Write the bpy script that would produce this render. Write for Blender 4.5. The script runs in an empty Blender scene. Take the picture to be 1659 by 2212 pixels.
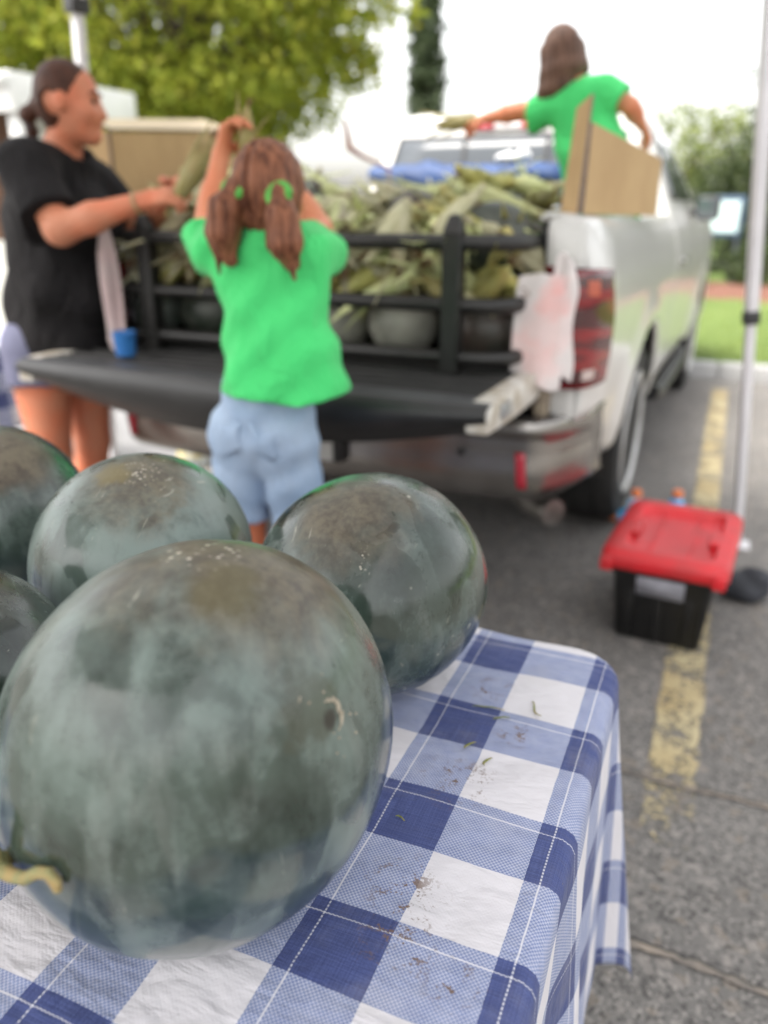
import bpy, bmesh, math, random
import numpy as np
from mathutils import Vector, Matrix, noise as mnoise

SC = bpy.context.scene
COL = SC.collection
rnd = random.Random(7)

# ------------------------------------------------------------------ camera
PITCH = math.radians(21.10)
HEAD = math.radians(23.05)
cam_data = bpy.data.cameras.new('camera')
cam_data.sensor_fit = 'AUTO'
cam_data.sensor_width = 36.0
cam_data.lens = 1700.0 / 2212.0 * 36.0
cam_data.clip_start = 0.02
cam_data.clip_end = 2000.0
cam_data.dof.use_dof = True
cam_data.dof.focus_distance = 0.745
cam_data.dof.aperture_fstop = 2.5
cam_data.dof.aperture_blades = 0
cam = bpy.data.objects.new('camera', cam_data)
COL.objects.link(cam)
cam.location = (0, 0, 1.32)
cam.rotation_euler = (math.pi / 2 - PITCH, 0, HEAD)
SC.camera = cam

# ------------------------------------------------------------------ sky, sun, exposure
SUN_EL, SUN_AZ = 62.0, 215.0        # degrees; azimuth clockwise from +Y
world = bpy.data.worlds.new('World')
SC.world = world
world.use_nodes = True
wn = world.node_tree
wn.nodes.clear()
sky = wn.nodes.new('ShaderNodeTexSky')
sky.sky_type = 'NISHITA'
sky.sun_disc = False
sky.sun_elevation = math.radians(SUN_EL)
sky.sun_rotation = math.radians(SUN_AZ)
sky.air_density = 1.0
sky.dust_density = 4.0
sky.ozone_density = 1.0
hs = wn.nodes.new('ShaderNodeHueSaturation')
hs.inputs['Saturation'].default_value = 0.22      # hazy white overcast
bg = wn.nodes.new('ShaderNodeBackground')
bg.inputs['Strength'].default_value = 0.15
wo = wn.nodes.new('ShaderNodeOutputWorld')
wn.links.new(sky.outputs[0], hs.inputs['Color'])
wm = wn.nodes.new('ShaderNodeMix'); wm.data_type = 'RGBA'; wm.blend_type = 'MULTIPLY'; wm.inputs[0].default_value = 1.0
wm.inputs[7].default_value = (1.0, 0.975, 0.93, 1.0)      # thin warm cloud
wn.links.new(hs.outputs[0], wm.inputs[6])
wn.links.new(wm.outputs[2], bg.inputs['Color'])
wn.links.new(bg.outputs[0], wo.inputs[0])
sun_data = bpy.data.lights.new('sun', 'SUN')
sun_data.energy = 1.5
sun_data.angle = math.radians(24)
sun_data.color = (1.0, 0.95, 0.87)
sun = bpy.data.objects.new('sun', sun_data)
COL.objects.link(sun)
_el, _az = math.radians(SUN_EL), math.radians(SUN_AZ)
sdir = Vector((math.sin(_az) * math.cos(_el), math.cos(_az) * math.cos(_el), math.sin(_el)))
sun.rotation_euler = (-sdir).to_track_quat('-Z', 'Y').to_euler()
SC.view_settings.view_transform = 'Standard'
SC.view_settings.look = 'None'
SC.view_settings.exposure = 2.0
SC.view_settings.gamma = 1.0
SC.view_settings.use_curve_mapping = False
SC.render.engine = 'CYCLES'
SC.cycles.use_denoising = True
SC.cycles.max_bounces = 6
SC.cycles.sample_clamp_indirect = 6.0

# ------------------------------------------------------------------ helpers: materials
def lin(r, g, b):
    f = lambda c: (c / 255) / 12.92 if c / 255 <= 0.04045 else ((c / 255 + 0.055) / 1.055) ** 2.4
    return (f(r), f(g), f(b), 1.0)

def c4(c):
    return tuple(c) if len(c) == 4 else (c[0], c[1], c[2], 1.0)

class NT:
    """small wrapper that makes node graphs short to write"""
    def __init__(self, name):
        self.m = bpy.data.materials.new(name)
        self.m.use_nodes = True
        self.t = self.m.node_tree
        self.b = self.t.nodes['Principled BSDF']
        self.out = self.t.nodes['Material Output']
    def n(self, typ, **kw):
        x = self.t.nodes.new(typ)
        for k, v in kw.items():
            setattr(x, k, v)
        return x
    def l(self, a, b):
        self.t.links.new(a, b)
    def put(self, sock, v):
        if isinstance(v, bpy.types.NodeSocket):
            self.t.links.new(v, sock)
        elif v is not None:
            if sock.type == 'RGBA' and not isinstance(v, (int, float)):
                v = c4(v)
            sock.default_value = v
    def coord(self, which='Object'):
        return self.n('ShaderNodeTexCoord').outputs[which]
    def mapping(self, vec, scale=(1, 1, 1), rot=(0, 0, 0), loc=(0, 0, 0)):
        x = self.n('ShaderNodeMapping')
        self.l(vec, x.inputs['Vector'])
        x.inputs['Scale'].default_value = scale
        x.inputs['Rotation'].default_value = rot
        x.inputs['Location'].default_value = loc
        return x.outputs[0]
    def noise(self, vec, scale=5, detail=3, rough=0.5, dist=0.0, out=0):
        x = self.n('ShaderNodeTexNoise')
        self.l(vec, x.inputs['Vector'])
        x.inputs['Scale'].default_value = scale
        x.inputs['Detail'].default_value = detail
        x.inputs['Roughness'].default_value = rough
        x.inputs['Distortion'].default_value = dist
        return x.outputs[out]
    def voronoi(self, vec, scale=5, feature='F1', out='Distance'):
        x = self.n('ShaderNodeTexVoronoi', feature=feature)
        self.l(vec, x.inputs['Vector'])
        x.inputs['Scale'].default_value = scale
        return x.outputs[out]
    def ramp(self, fac, stops):
        x = self.n('ShaderNodeValToRGB')
        self.l(fac, x.inputs[0])
        e = x.color_ramp.elements
        while len(e) < len(stops):
            e.new(0.5)
        for i, (p, c) in enumerate(stops):
            e[i].position = p
            e[i].color = c4(c) if not isinstance(c, (int, float)) else (c, c, c, 1)
        return x.outputs[0]
    def math(self, op, a, b=None, c=None, clamp=False):
        x = self.n('ShaderNodeMath', operation=op)
        x.use_clamp = clamp
        self.put(x.inputs[0], a)
        if b is not None:
            self.put(x.inputs[1], b)
        if c is not None:
            self.put(x.inputs[2], c)
        return x.outputs[0]
    def vmath(self, op, a, b=None, out=0):
        x = self.n('ShaderNodeVectorMath', operation=op)
        self.put(x.inputs[0], a)
        if b is not None:
            self.put(x.inputs[1], b)
        return x.outputs[out]
    def mix(self, fac, a, b, blend='MIX'):
        x = self.n('ShaderNodeMix', data_type='RGBA', blend_type=blend)
        self.put(x.inputs[0], fac)
        self.put(x.inputs[6], a)
        self.put(x.inputs[7], b)
        return x.outputs[2]
    def smooth(self, v, lo, hi, a=0.0, b=1.0):
        x = self.n('ShaderNodeMapRange', interpolation_type='SMOOTHSTEP')
        self.put(x.inputs[0], v)
        x.inputs[1].default_value = lo
        x.inputs[2].default_value = hi
        x.inputs[3].default_value = a
        x.inputs[4].default_value = b
        return x.outputs[0]
    def bump(self, h, strength=0.3, dist=0.01):
        x = self.n('ShaderNodeBump')
        x.inputs['Strength'].default_value = strength
        x.inputs['Distance'].default_value = dist
        self.l(h, x.inputs['Height'])
        self.l(x.outputs[0], self.b.inputs['Normal'])
    def set(self, **kw):
        names = {'color': 'Base Color', 'rough': 'Roughness', 'metal': 'Metallic', 'spec': 'Specular IOR Level',
                 'coat': 'Coat Weight', 'coat_rough': 'Coat Roughness', 'trans': 'Transmission Weight', 'ior': 'IOR', 'sheen': 'Sheen Weight',
                 'sss': 'Subsurface Weight', 'alpha': 'Alpha'}
        for k, v in kw.items():
            self.put(self.b.inputs[names[k]], v)
        return self

def simple(name, c1, c2=None, scale=8, rough=0.6, metal=0.0, bump=0.0, bscale=60, bdist=0.004, detail=4, stretch=(1, 1, 1), **kw):
    """two-tone mottled material with optional fine relief"""
    t = NT(name)
    co = t.mapping(t.coord(), scale=stretch)
    if c2 is None:
        c2 = tuple(x * 0.82 for x in c1[:3])
    t.set(color=t.mix(t.smooth(t.noise(co, scale, detail), 0.32, 0.68), c1, c2), rough=rough, metal=metal, **kw)
    if bump:
        t.bump(t.noise(co, bscale, 4), bump, bdist)
    return t.m

# ------------------------------------------------------------------ helpers: objects
def tag(o, label=None, cat=None, group=None, kind=None):
    if label: o['label'] = label
    if cat: o['category'] = cat
    if group: o['group'] = group
    if kind: o['kind'] = kind
    return o

def empty(name, loc=(0, 0, 0), rz=0.0):
    o = bpy.data.objects.new(name, None)
    o.empty_display_size = 0.1
    COL.objects.link(o)
    o.location = loc
    o.rotation_euler = (0, 0, rz)
    return o

def link(name, me, mat=None, parent=None, smooth=True, loc=None, rot=None):
    o = bpy.data.objects.new(name, me)
    COL.objects.link(o)
    if mat is not None:
        for m in (mat if isinstance(mat, (list, tuple)) else [mat]):
            me.materials.append(m)
    if smooth:
        me.polygons.foreach_set('use_smooth', [True] * len(me.polygons))
    if parent is not None:
        o.parent = parent
    if loc is not None:
        o.location = loc
    if rot is not None:
        o.rotation_euler = rot
    return o

def pyd(name, verts, faces, mat=None, parent=None, smooth=True, loc=None, rot=None, mats=None):
    me = bpy.data.meshes.new(name)
    me.from_pydata([tuple(v) for v in verts], [], [tuple(f) for f in faces])
    me.update()
    o = link(name, me, mat, parent, smooth, loc, rot)
    if mats is not None:
        me.polygons.foreach_set('material_index', mats)
    return o

class MB:
    """collects shapes into one mesh"""
    def __init__(self):
        self.v, self.f, self.m = [], [], []
    def add(self, vs, fs, mi=0):
        k = len(self.v)
        self.v += [tuple(x) for x in vs]
        self.f += [tuple(i + k for i in f) for f in fs]
        self.m += [mi] * len(fs)
        return self
    def box(self, lo, hi, mi=0, M=None):
        (a, b, c), (d, e, f) = lo, hi
        vs = [Vector(p) for p in ((a, b, c), (d, b, c), (d, e, c), (a, e, c), (a, b, f), (d, b, f), (d, e, f), (a, e, f))]
        if M is not None:
            vs = [M @ p for p in vs]
        return self.add(vs, [(3, 2, 1, 0), (4, 5, 6, 7), (0, 1, 5, 4), (1, 2, 6, 5), (2, 3, 7, 6), (3, 0, 4, 7)], mi)
    def tube(self, pts, rad, seg=10, mi=0, cap=True, flat=1.0):
        pts = [Vector(p) for p in pts]
        n = len(pts)
        rad = rad if isinstance(rad, (list, tuple)) else [rad] * n
        rings = []
        ref = None
        for i, p in enumerate(pts):
            d = (pts[min(i + 1, n - 1)] - pts[max(i - 1, 0)]).normalized()
            if ref is None:
                ref = Vector((0, 0, 1)) if abs(d.z) < 0.9 else Vector((1, 0, 0))
            a = d.cross(ref).normalized()
            b = a.cross(d).normalized()
            ref = b
            rings.append([p + a * math.cos(2 * math.pi * j / seg) * rad[i] + b * math.sin(2 * math.pi * j / seg) * rad[i] * flat for j in range(seg)])
        vs = [q for r in rings for q in r]
        fs = [(i * seg + j, i * seg + (j + 1) % seg, (i + 1) * seg + (j + 1) % seg, (i + 1) * seg + j) for i in range(n - 1) for j in range(seg)]
        if cap:
            fs += [tuple(range(seg))[::-1], tuple((n - 1) * seg + j for j in range(seg))]
        return self.add(vs, fs, mi)
    def lathe(self, prof, seg=24, mi=0, M=None):
        vs, fs = [], []
        for r, z in prof:
            for j in range(seg):
                a = 2 * math.pi * j / seg
                vs.append(Vector((r * math.cos(a), r * math.sin(a), z)))
        if M is not None:
            vs = [M @ p for p in vs]
        for i in range(len(prof) - 1):
            for j in range(seg):
                fs.append((i * seg + j, i * seg + (j + 1) % seg, (i + 1) * seg + (j + 1) % seg, (i + 1) * seg + j))
        if prof[0][0] > 1e-6: fs.append(tuple(range(seg))[::-1])
        if prof[-1][0] > 1e-6: fs.append(tuple((len(prof) - 1) * seg + j for j in range(seg)))
        return self.add(vs, fs, mi)
    def grid(self, fn, nu, nv, mi=0, close_u=False):
        vs = [fn(i / nu, j / nv) for j in range(nv + 1) for i in range(nu + 1)]
        w = nu + 1
        fs = [(j * w + i, j * w + i + 1, (j + 1) * w + i + 1, (j + 1) * w + i) for j in range(nv) for i in range(nu)]
        return self.add(vs, fs, mi)
    def build(self, name, mat=None, parent=None, smooth=True, bevel=0.0, seg=2, loc=None, rot=None, solid=0.0, angle=None):
        me = bpy.data.meshes.new(name)
        me.from_pydata(self.v, [], self.f)
        me.update()
        o = link(name, me, mat, parent, smooth, loc, rot)
        me.polygons.foreach_set('material_index', self.m)
        if solid:
            s = o.modifiers.new('solid', 'SOLIDIFY'); s.thickness = solid; s.offset = 0
        if bevel:
            bm = bmesh.new(); bm.from_mesh(me)
            bmesh.ops.recalc_face_normals(bm, faces=bm.faces)
            es = [e for e in bm.edges if len(e.link_faces) == 2 and e.calc_face_angle(0) > 0.5]
            bmesh.ops.bevel(bm, geom=es, offset=bevel, segments=seg, affect='EDGES', profile=0.5)
            bm.to_mesh(me); bm.free()
            me.polygons.foreach_set('use_smooth', [smooth] * len(me.polygons))
        if smooth:
            auto_smooth(me, angle or 0.7)
        return o

def auto_smooth(me, ang):
    bm = bmesh.new(); bm.from_mesh(me)
    for e in bm.edges:
        e.smooth = not (len(e.link_faces) == 2 and e.calc_face_angle(0) > ang)
    bm.to_mesh(me); bm.free()

def dup(o, name=None, parent=None):
    c = o.copy()
    COL.objects.link(c)
    if name: c.name = name
    if parent is not None: c.parent = parent
    return c

# ------------------------------------------------------------------ helpers: implicit surfaces for bodies, clothes, hair
class Field:
    def __init__(self, lo, hi, h):
        self.lo = np.array(lo, float); self.h = h
        self.n = np.ceil((np.array(hi, float) - self.lo) / h).astype(int) + 1
        self.f = np.full(self.n, 0.08)
    def _sub(self, mn, mx):
        a = np.clip(np.floor((mn - self.lo) / self.h).astype(int), 0, self.n)
        b = np.clip(np.ceil((mx - self.lo) / self.h).astype(int) + 1, 0, self.n)
        sl = tuple(slice(x, y) for x, y in zip(a, b))
        ax = [self.lo[i] + self.h * np.arange(a[i], b[i]) for i in range(3)]
        return sl, np.stack(np.meshgrid(*ax, indexing='ij'), -1)
    def _smin(self, sl, d, k):
        c = self.f[sl]
        if k <= 0:
            self.f[sl] = np.minimum(c, d); return
        hh = np.clip(0.5 + 0.5 * (c - d) / k, 0, 1)
        self.f[sl] = c + (d - c) * hh - k * hh * (1 - hh)
    def cone(self, a, b, ra, rb, k=0.02, axis=None, s=1.0):
        """rounded cone from a to b; optionally flattened by s along a direction"""
        a, b = np.array(a, float), np.array(b, float)
        r = max(ra, rb) * max(1, s) + 0.08
        sl, p = self._sub(np.minimum(a, b) - r, np.maximum(a, b) + r)
        if p.size == 0: return
        q = p - a
        ab = b - a
        if axis is not None:
            n = np.array(axis, float); n /= np.linalg.norm(n)
            q = q + (q @ n)[..., None] * n * (1 / s - 1)
            ab = ab + (ab @ n) * n * (1 / s - 1)
        L = max(ab @ ab, 1e-9)
        t = np.clip((q @ ab) / L, 0, 1)
        d = np.linalg.norm(q - t[..., None] * ab, axis=-1) - (ra + (rb - ra) * t)
        if axis is not None and s < 1: d = d * (0.5 + 0.5 * s)
        self._smin(sl, d, k)
    def chain(self, pts, rs, k=0.02, **kw):
        for i in range(len(pts) - 1):
            self.cone(pts[i], pts[i + 1], rs[i], rs[i + 1], k, **kw)
    def ell(self, c, r, k=0.02, R=None):
        c, r = np.array(c, float), np.array(r, float)
        m = r.max() + 0.08
        sl, p = self._sub(c - m, c + m)
        if p.size == 0: return
        q = p - c
        if R is not None: q = q @ np.array(R)
        k0 = np.linalg.norm(q / r, axis=-1); k1 = np.linalg.norm(q / (r * r), axis=-1) + 1e-9
        self._smin(sl, k0 * (k0 - 1) / k1, k)
    def carve(self, c, r, k=0.01):
        c, r = np.array(c, float), np.array(r, float)
        m = r.max() + 0.05
        sl, p = self._sub(c - m, c + m)
        q = p - c
        k0 = np.linalg.norm(q / r, axis=-1); k1 = np.linalg.norm(q / (r * r), axis=-1) + 1e-9
        d = -(k0 * (k0 - 1) / k1)
        c0 = self.f[sl]
        hh = np.clip(0.5 - 0.5 * (c0 - d) / k, 0, 1)
        self.f[sl] = c0 + (d - c0) * hh + k * hh * (1 - hh)
    def pts(self):
        ax = [self.lo[i] + self.h * np.arange(self.n[i]) for i in range(3)]
        return np.meshgrid(*ax, indexing='ij')
    def cut(self, g):
        """keep where g(x,y,z) < 0"""
        self.f = np.maximum(self.f, g(*self.pts()))
    def merge(self, other, k=0.03):
        h = np.clip(0.5 + 0.5 * (self.f - other.f) / k, 0, 1)
        self.f = self.f + (other.f - self.f) * h - k * h * (1 - h)
    def disp(self, g):
        self.f = self.f + g(*self.pts())
    def mesh(self, name, mat, parent=None, origin=None):
        f = self.f
        ins = f < 0
        cn = np.zeros(np.array(f.shape) - 1, int)
        offs = [(i, j, k) for i in (0, 1) for j in (0, 1) for k in (0, 1)]
        S = np.array(f.shape) - 1
        for o in offs:
            cn += ins[o[0]:o[0] + S[0], o[1]:o[1] + S[1], o[2]:o[2] + S[2]]
        act = np.argwhere((cn > 0) & (cn < 8))
        idx = np.full(S, -1); idx[tuple(act.T)] = np.arange(len(act))
        val = np.stack([f[tuple((act + np.array(o)).T)] for o in offs], 1)
        acc = np.zeros((len(act), 3)); cnt = np.zeros(len(act))
        for i, a in enumerate(offs):
            for j, b in enumerate(offs):
                if j > i and sum(abs(x - y) for x, y in zip(a, b)) == 1:
                    v0, v1 = val[:, i], val[:, j]
                    m = (v0 < 0) != (v1 < 0)
                    t = np.where(m, v0 / np.where(m, v0 - v1, 1), 0)
                    acc += m[:, None] * (np.array(a) + t[:, None] * (np.array(b) - np.array(a)))
                    cnt += m
        P = self.lo + self.h * (act + acc / cnt[:, None])
        quads = []
        for ax in range(3):
            o1, o2 = [(1, 2), (2, 0), (0, 1)][ax]
            sl0 = [slice(None)] * 3; sl1 = [slice(None)] * 3
            sl0[ax] = slice(0, -1); sl1[ax] = slice(1, None)
            A, B = ins[tuple(sl0)], ins[tuple(sl1)]
            e = np.argwhere(A != B)
            e = e[(e[:, o1] > 0) & (e[:, o2] > 0) & (e[:, o1] < S[o1]) & (e[:, o2] < S[o2])]
            d1 = np.zeros(3, int); d1[o1] = 1; d2 = np.zeros(3, int); d2[o2] = 1
            q = np.stack([idx[tuple((e - d1 - d2).T)], idx[tuple((e - d2).T)], idx[tuple(e.T)], idx[tuple((e - d1).T)]], 1)
            flip = ~A[tuple(e.T)]
            q[flip] = q[flip][:, ::-1]
            quads.append(q)
        Q = np.concatenate(quads)
        Q = Q[(Q >= 0).all(1)]
        if origin is not None: P = P - np.array(origin)
        me = bpy.data.meshes.new(name)
        me.vertices.add(len(P)); me.vertices.foreach_set('co', P.astype(np.float32).ravel())
        me.loops.add(len(Q) * 4); me.loops.foreach_set('vertex_index', Q.astype(np.int32).ravel())
        me.polygons.add(len(Q)); me.polygons.foreach_set('loop_start', np.arange(len(Q), dtype=np.int32) * 4)
        me.update(calc_edges=True); me.validate()
        return link(name, me, mat, parent)

def V(*a):
    return np.array(a, float)

def unit(v):
    v = np.array(v, float); return v / np.linalg.norm(v)

def hand(F, wrist, d, n, thumb_side, sc=1.0, curl=(0.5, 0.7, 0.5), rw=0.024):
    """palm, four bent fingers of unequal length and a thumb leaving the side of the palm; d = towards the fingers, n = way the palm faces"""
    d = unit(d); n = unit(np.array(n, float) - d * (np.array(n, float) @ d)); s = np.cross(d, n)
    w = np.array(wrist, float)
    for i in range(4):
        off = (-0.027 + 0.018 * i) * sc
        kn = w + d * (0.082 - 0.005 * abs(i - 1.3)) * sc + s * off
        F.cone(w + s * off * 0.55 + d * 0.008, kn, 0.0125 * sc, 0.0105 * sc, 0.014)
        L = [0.93, 1.0, 0.94, 0.78] if thumb_side < 0 else [0.78, 0.94, 1.0, 0.93]
        ang, p = 0.0, kn
        r = 0.0094 * sc
        for seg, (ln, cu) in enumerate(zip((0.038, 0.025, 0.020), curl)):
            ang += cu
            q = p + (d * math.cos(ang) + n * math.sin(ang)) * ln * L[i] * sc
            F.cone(p, q, r, r * 0.92, 0.003)
            p, r = q, r * 0.92
    b = w + d * 0.022 * sc + s * thumb_side * 0.026 * sc
    t1 = b + (d * 0.55 + s * thumb_side * 0.62 + n * 0.55) * 0.042 * sc
    t2 = t1 + (d * 0.75 + s * thumb_side * 0.1 + n * 0.65) * 0.03 * sc
    F.cone(w + d * 0.01, b, 0.014 * sc, 0.014 * sc, 0.012)
    F.cone(b, t1, 0.0135 * sc, 0.011 * sc, 0.008)
    F.cone(t1, t2, 0.0108 * sc, 0.0092 * sc, 0.003)

# ------------------------------------------------------------------ ground, kerb, lawn
def asphalt_mat():
    t = NT('asphalt')
    co = t.coord()
    big = t.smooth(t.noise(co, 0.9, 4, 0.6), 0.3, 0.7)
    mid = t.noise(co, 14, 5, 0.65)
    base = t.mix(big, (0.126, 0.119, 0.113), (0.170, 0.163, 0.155))
    base = t.mix(t.smooth(mid, 0.40, 0.75, 0, 0.55), base, (0.106, 0.100, 0.095))
    st = t.voronoi(co, 150, out='Color')
    sv = t.n('ShaderNodeSeparateColor'); t.l(st, sv.inputs[0])
    base = t.mix(t.smooth(sv.outputs[0], 0.72, 0.95, 0, 0.75), base, (0.29, 0.27, 0.25))
    base = t.mix(t.smooth(sv.outputs[1], 0.70, 0.92, 0, 0.8), base, (0.045, 0.043, 0.042))
    st2 = t.voronoi(co, 46, out='Color')
    sv2 = t.n('ShaderNodeSeparateColor'); t.l(st2, sv2.inputs[0])
    base = t.mix(t.smooth(sv2.outputs[0], 0.90, 0.97, 0, 0.4), base, (0.33, 0.30, 0.275))
    base = t.mix(t.smooth(sv2.outputs[1], 0.88, 0.97, 0, 0.3), base, (0.25, 0.20, 0.15))
    t.set(color=base, rough=0.85, spec=0.35)
    t.bump(t.math('ADD', t.voronoi(co, 150), t.noise(co, 40, 4)), 0.6, 0.004)
    return t.m

ASPH = asphalt_mat()
me = MB()
gs = [-400, -60, -20, -8, -4, -2, 0, 2, 4, 8, 20, 60, 400]
me.grid(lambda u, v: (gs[round(u * 12)], gs[round(v * 12)], 0.0), 12, 12)
ground = tag(me.build('asphalt_ground', ASPH, smooth=False), kind='structure')

def ribbon(pts, w, z, jitter, seed, dens=0.05):
    """flat strip with ragged edges along a polyline"""
    r = random.Random(seed)
    out = []
    for (a, b) in zip(pts[:-1], pts[1:]):
        a, b = Vector(a), Vector(b)
        n = max(2, int((b - a).length / dens))
        out += [a.lerp(b, i / n) for i in range(n)]
    out.append(Vector(pts[-1]))
    vs, fs = [], []
    for i, p in enumerate(out):
        d = (out[min(i + 1, len(out) - 1)] - out[max(i - 1, 0)]).normalized()
        s = Vector((-d.y, d.x))
        k = mnoise.noise(Vector((i * 0.09, seed, 0))) * jitter * 2.2
        wa = w / 2 + r.uniform(-jitter, jitter); wb = w / 2 + r.uniform(-jitter, jitter)
        q = p + s * k * (0 if w > 0.08 else 1)
        vs += [(q.x + s.x * wa, q.y + s.y * wa, z), (q.x - s.x * wb, q.y - s.y * wb, z)]
    fs = [(2 * i, 2 * i + 1, 2 * i + 3, 2 * i + 2) for i in range(len(out) - 1)]
    return vs, fs

def paint_mat():
    t = NT('worn_yellow_paint')
    co = t.coord()
    wear = t.math('ADD', t.math('MULTIPLY', t.noise(co, 9, 5, 0.7), 0.65), t.math('MULTIPLY', t.noise(co, 70, 3, 0.6), 0.45))
    col = t.mix(t.smooth(t.noise(co, 4, 3), 0.3, 0.7), (0.37, 0.29, 0.150), (0.42, 0.36, 0.22))
    sepY = t.n('ShaderNodeSeparateXYZ'); t.l(co, sepY.inputs[0])
    nearw = t.smooth(sepY.outputs[1], 1.62, 1.80, 0.085, 0.0)
    t.set(color=col, rough=0.75, alpha=t.smooth(t.math('ADD', wear, nearw), 0.53, 0.64, 1, 0))     # worn through to the asphalt
    t.bump(t.noise(co, 150, 3), 0.5, 0.003)
    return t.m

PAINT = paint_mat()
vs, fs = ribbon([(0.036, 1.50), (0.036, 6.6)], 0.115, 0.004, 0.006, 3, 0.04)
pyd('painted_line', vs, fs, PAINT, ground, smooth=False)
vs, fs = ribbon([(2.75, 0.5), (2.75, 6.6)], 0.11, 0.004, 0.005, 4, 0.06)
pyd('painted_line', vs, fs, PAINT, ground, smooth=False)
CRACK = simple('crack_filler', (0.26, 0.22, 0.18), (0.15, 0.135, 0.12), scale=22, rough=0.95, bump=0.7, bscale=90)
CRACKD = simple('crack_dark', (0.035, 0.033, 0.031), (0.07, 0.065, 0.06), scale=30, rough=0.95)  # dark line of the crack, beside the tan filler
for sd, pts, w in ((11, [(-2.2, 1.66), (-0.5, 1.74), (0.02, 1.71), (0.4, 1.72), (1.1, 1.66), (3.5, 1.60)], 0.026),
                   (12, [(-1.0, 1.25), (-0.1, 1.21), (0.2, 1.20), (0.9, 1.16), (3.0, 1.22)], 0.028)):
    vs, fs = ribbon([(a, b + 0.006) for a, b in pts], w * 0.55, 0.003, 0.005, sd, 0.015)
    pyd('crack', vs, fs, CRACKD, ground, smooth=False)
    vs, fs = ribbon(pts, w * 0.42, 0.006, 0.0045, sd, 0.015)
    pyd('crack', vs, fs, CRACK, ground, smooth=False)

CONC = simple('concrete', (0.33, 0.33, 0.33), (0.27, 0.27, 0.27), scale=3, rough=0.85, bump=0.25, bscale=120)
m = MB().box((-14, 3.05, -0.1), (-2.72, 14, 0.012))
tag(m.build('pale_pavement', simple('pavement', (0.19, 0.19, 0.195), (0.155, 0.155, 0.16), scale=3, rough=0.85, bump=0.25, bscale=120), smooth=False), kind='structure')  # slightly paler grey ground slab left of the truck
kerb = tag(empty('kerb', (0, 7.0, 0)), kind='structure')
for i in range(-8, 9):
    MB().box((i * 1.5 + 0.004, 0, -0.1), (i * 1.5 + 1.496, 0.17, 0.13)).build('kerb_stone', CONC, kerb, bevel=0.02)
def grass_mat():
    t = NT('lawn')
    co = t.coord()
    c = t.mix(t.smooth(t.noise(co, 1.2, 4), 0.3, 0.7), (0.105, 0.165, 0.030), (0.16, 0.215, 0.050))
    c = t.mix(t.smooth(t.noise(co, 60, 3), 0.4, 0.7), c, (0.07, 0.12, 0.02))
    t.set(color=c, rough=0.9)
    t.bump(t.noise(co, 120, 3), 0.8, 0.03)
    return t.m
LAWN = grass_mat()
m = MB(); m.grid(lambda u, v: (-60 + 120 * u, 7.17 + 90 * v, 0.10 + 0.03 * math.sin(u * 40) * (v > 0) + min(0.5, v * 1.2)), 24, 30)
tag(m.build('lawn_ground', LAWN), kind='structure')
# blades over the strip of lawn that shows beside the truck
gr = np.random.default_rng(5)
N = 14000
bx, by = gr.uniform(-2.5, 3.0, N), gr.uniform(7.2, 11.4, N)
bh, ba, bw = gr.uniform(0.035, 0.085, N), gr.uniform(0, 6.28, N), gr.uniform(0.004, 0.008, N)
gz = 0.09 + np.minimum(0.5, (by - 7.17) / 90 * 1.2)
gv = np.empty((N, 3, 3))
gv[:, 0] = np.stack([bx - bw * np.cos(ba), by - bw * np.sin(ba), gz], 1)
gv[:, 1] = np.stack([bx + bw * np.cos(ba), by + bw * np.sin(ba), gz], 1)
gv[:, 2] = np.stack([bx + gr.normal(0, .02, N), by + gr.normal(0, .02, N), gz + bh], 1)
tag(pyd('grass', gv.reshape(-1, 3), np.arange(N * 3).reshape(-1, 3), simple('grass_blade', (0.13, 0.20, 0.035), (0.19, 0.25, 0.06), scale=3, rough=0.8), smooth=False),
    'short green mown grass on the lawn strip beyond the kerb', 'grass', kind='stuff')
MULCH = simple('mulch', (0.20, 0.085, 0.055), (0.12, 0.055, 0.04), scale=25, rough=0.95, bump=0.9, bscale=60, bdist=0.03)
m = MB(); m.grid(lambda u, v: (-6 + 16 * u, 11.6 + 2.9 * v + 0.25 * math.sin(u * 9), 0.17 + 0.10 * math.sin(math.pi * v) + 0.015 * math.sin(u * 70 + v * 30)), 60, 10)
tag(m.build('mulch_bed', MULCH), kind='structure')

# ------------------------------------------------------------------ trees
def leaf_mat(name, c1, c2, c3, transl=0.35):
    t = NT(name)
    g = t.n('ShaderNodeNewGeometry')
    r = g.outputs['Random Per Island']
    big = t.noise(t.coord(), 0.8, 3)
    col = t.ramp(t.math('ADD', t.math('MULTIPLY', r, 0.6), t.math('MULTIPLY', big, 0.5)), [(0.15, c1), (0.55, c2), (0.95, c3)])
    t.set(color=col, rough=0.55, spec=0.3)
    tr = t.n('ShaderNodeBsdfTranslucent'); t.l(col, tr.inputs[0])
    mx = t.n('ShaderNodeMixShader'); mx.inputs[0].default_value = transl
    t.l(t.b.outputs[0], mx.inputs[1]); t.l(tr.outputs[0], mx.inputs[2]); t.l(mx.outputs[0], t.out.inputs[0])
    return t.m

BARK = simple('bark', (0.10, 0.075, 0.055), (0.055, 0.042, 0.032), scale=6, rough=0.95, bump=0.8, bscale=20, bdist=0.03, stretch=(4, 4, 0.6))

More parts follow.
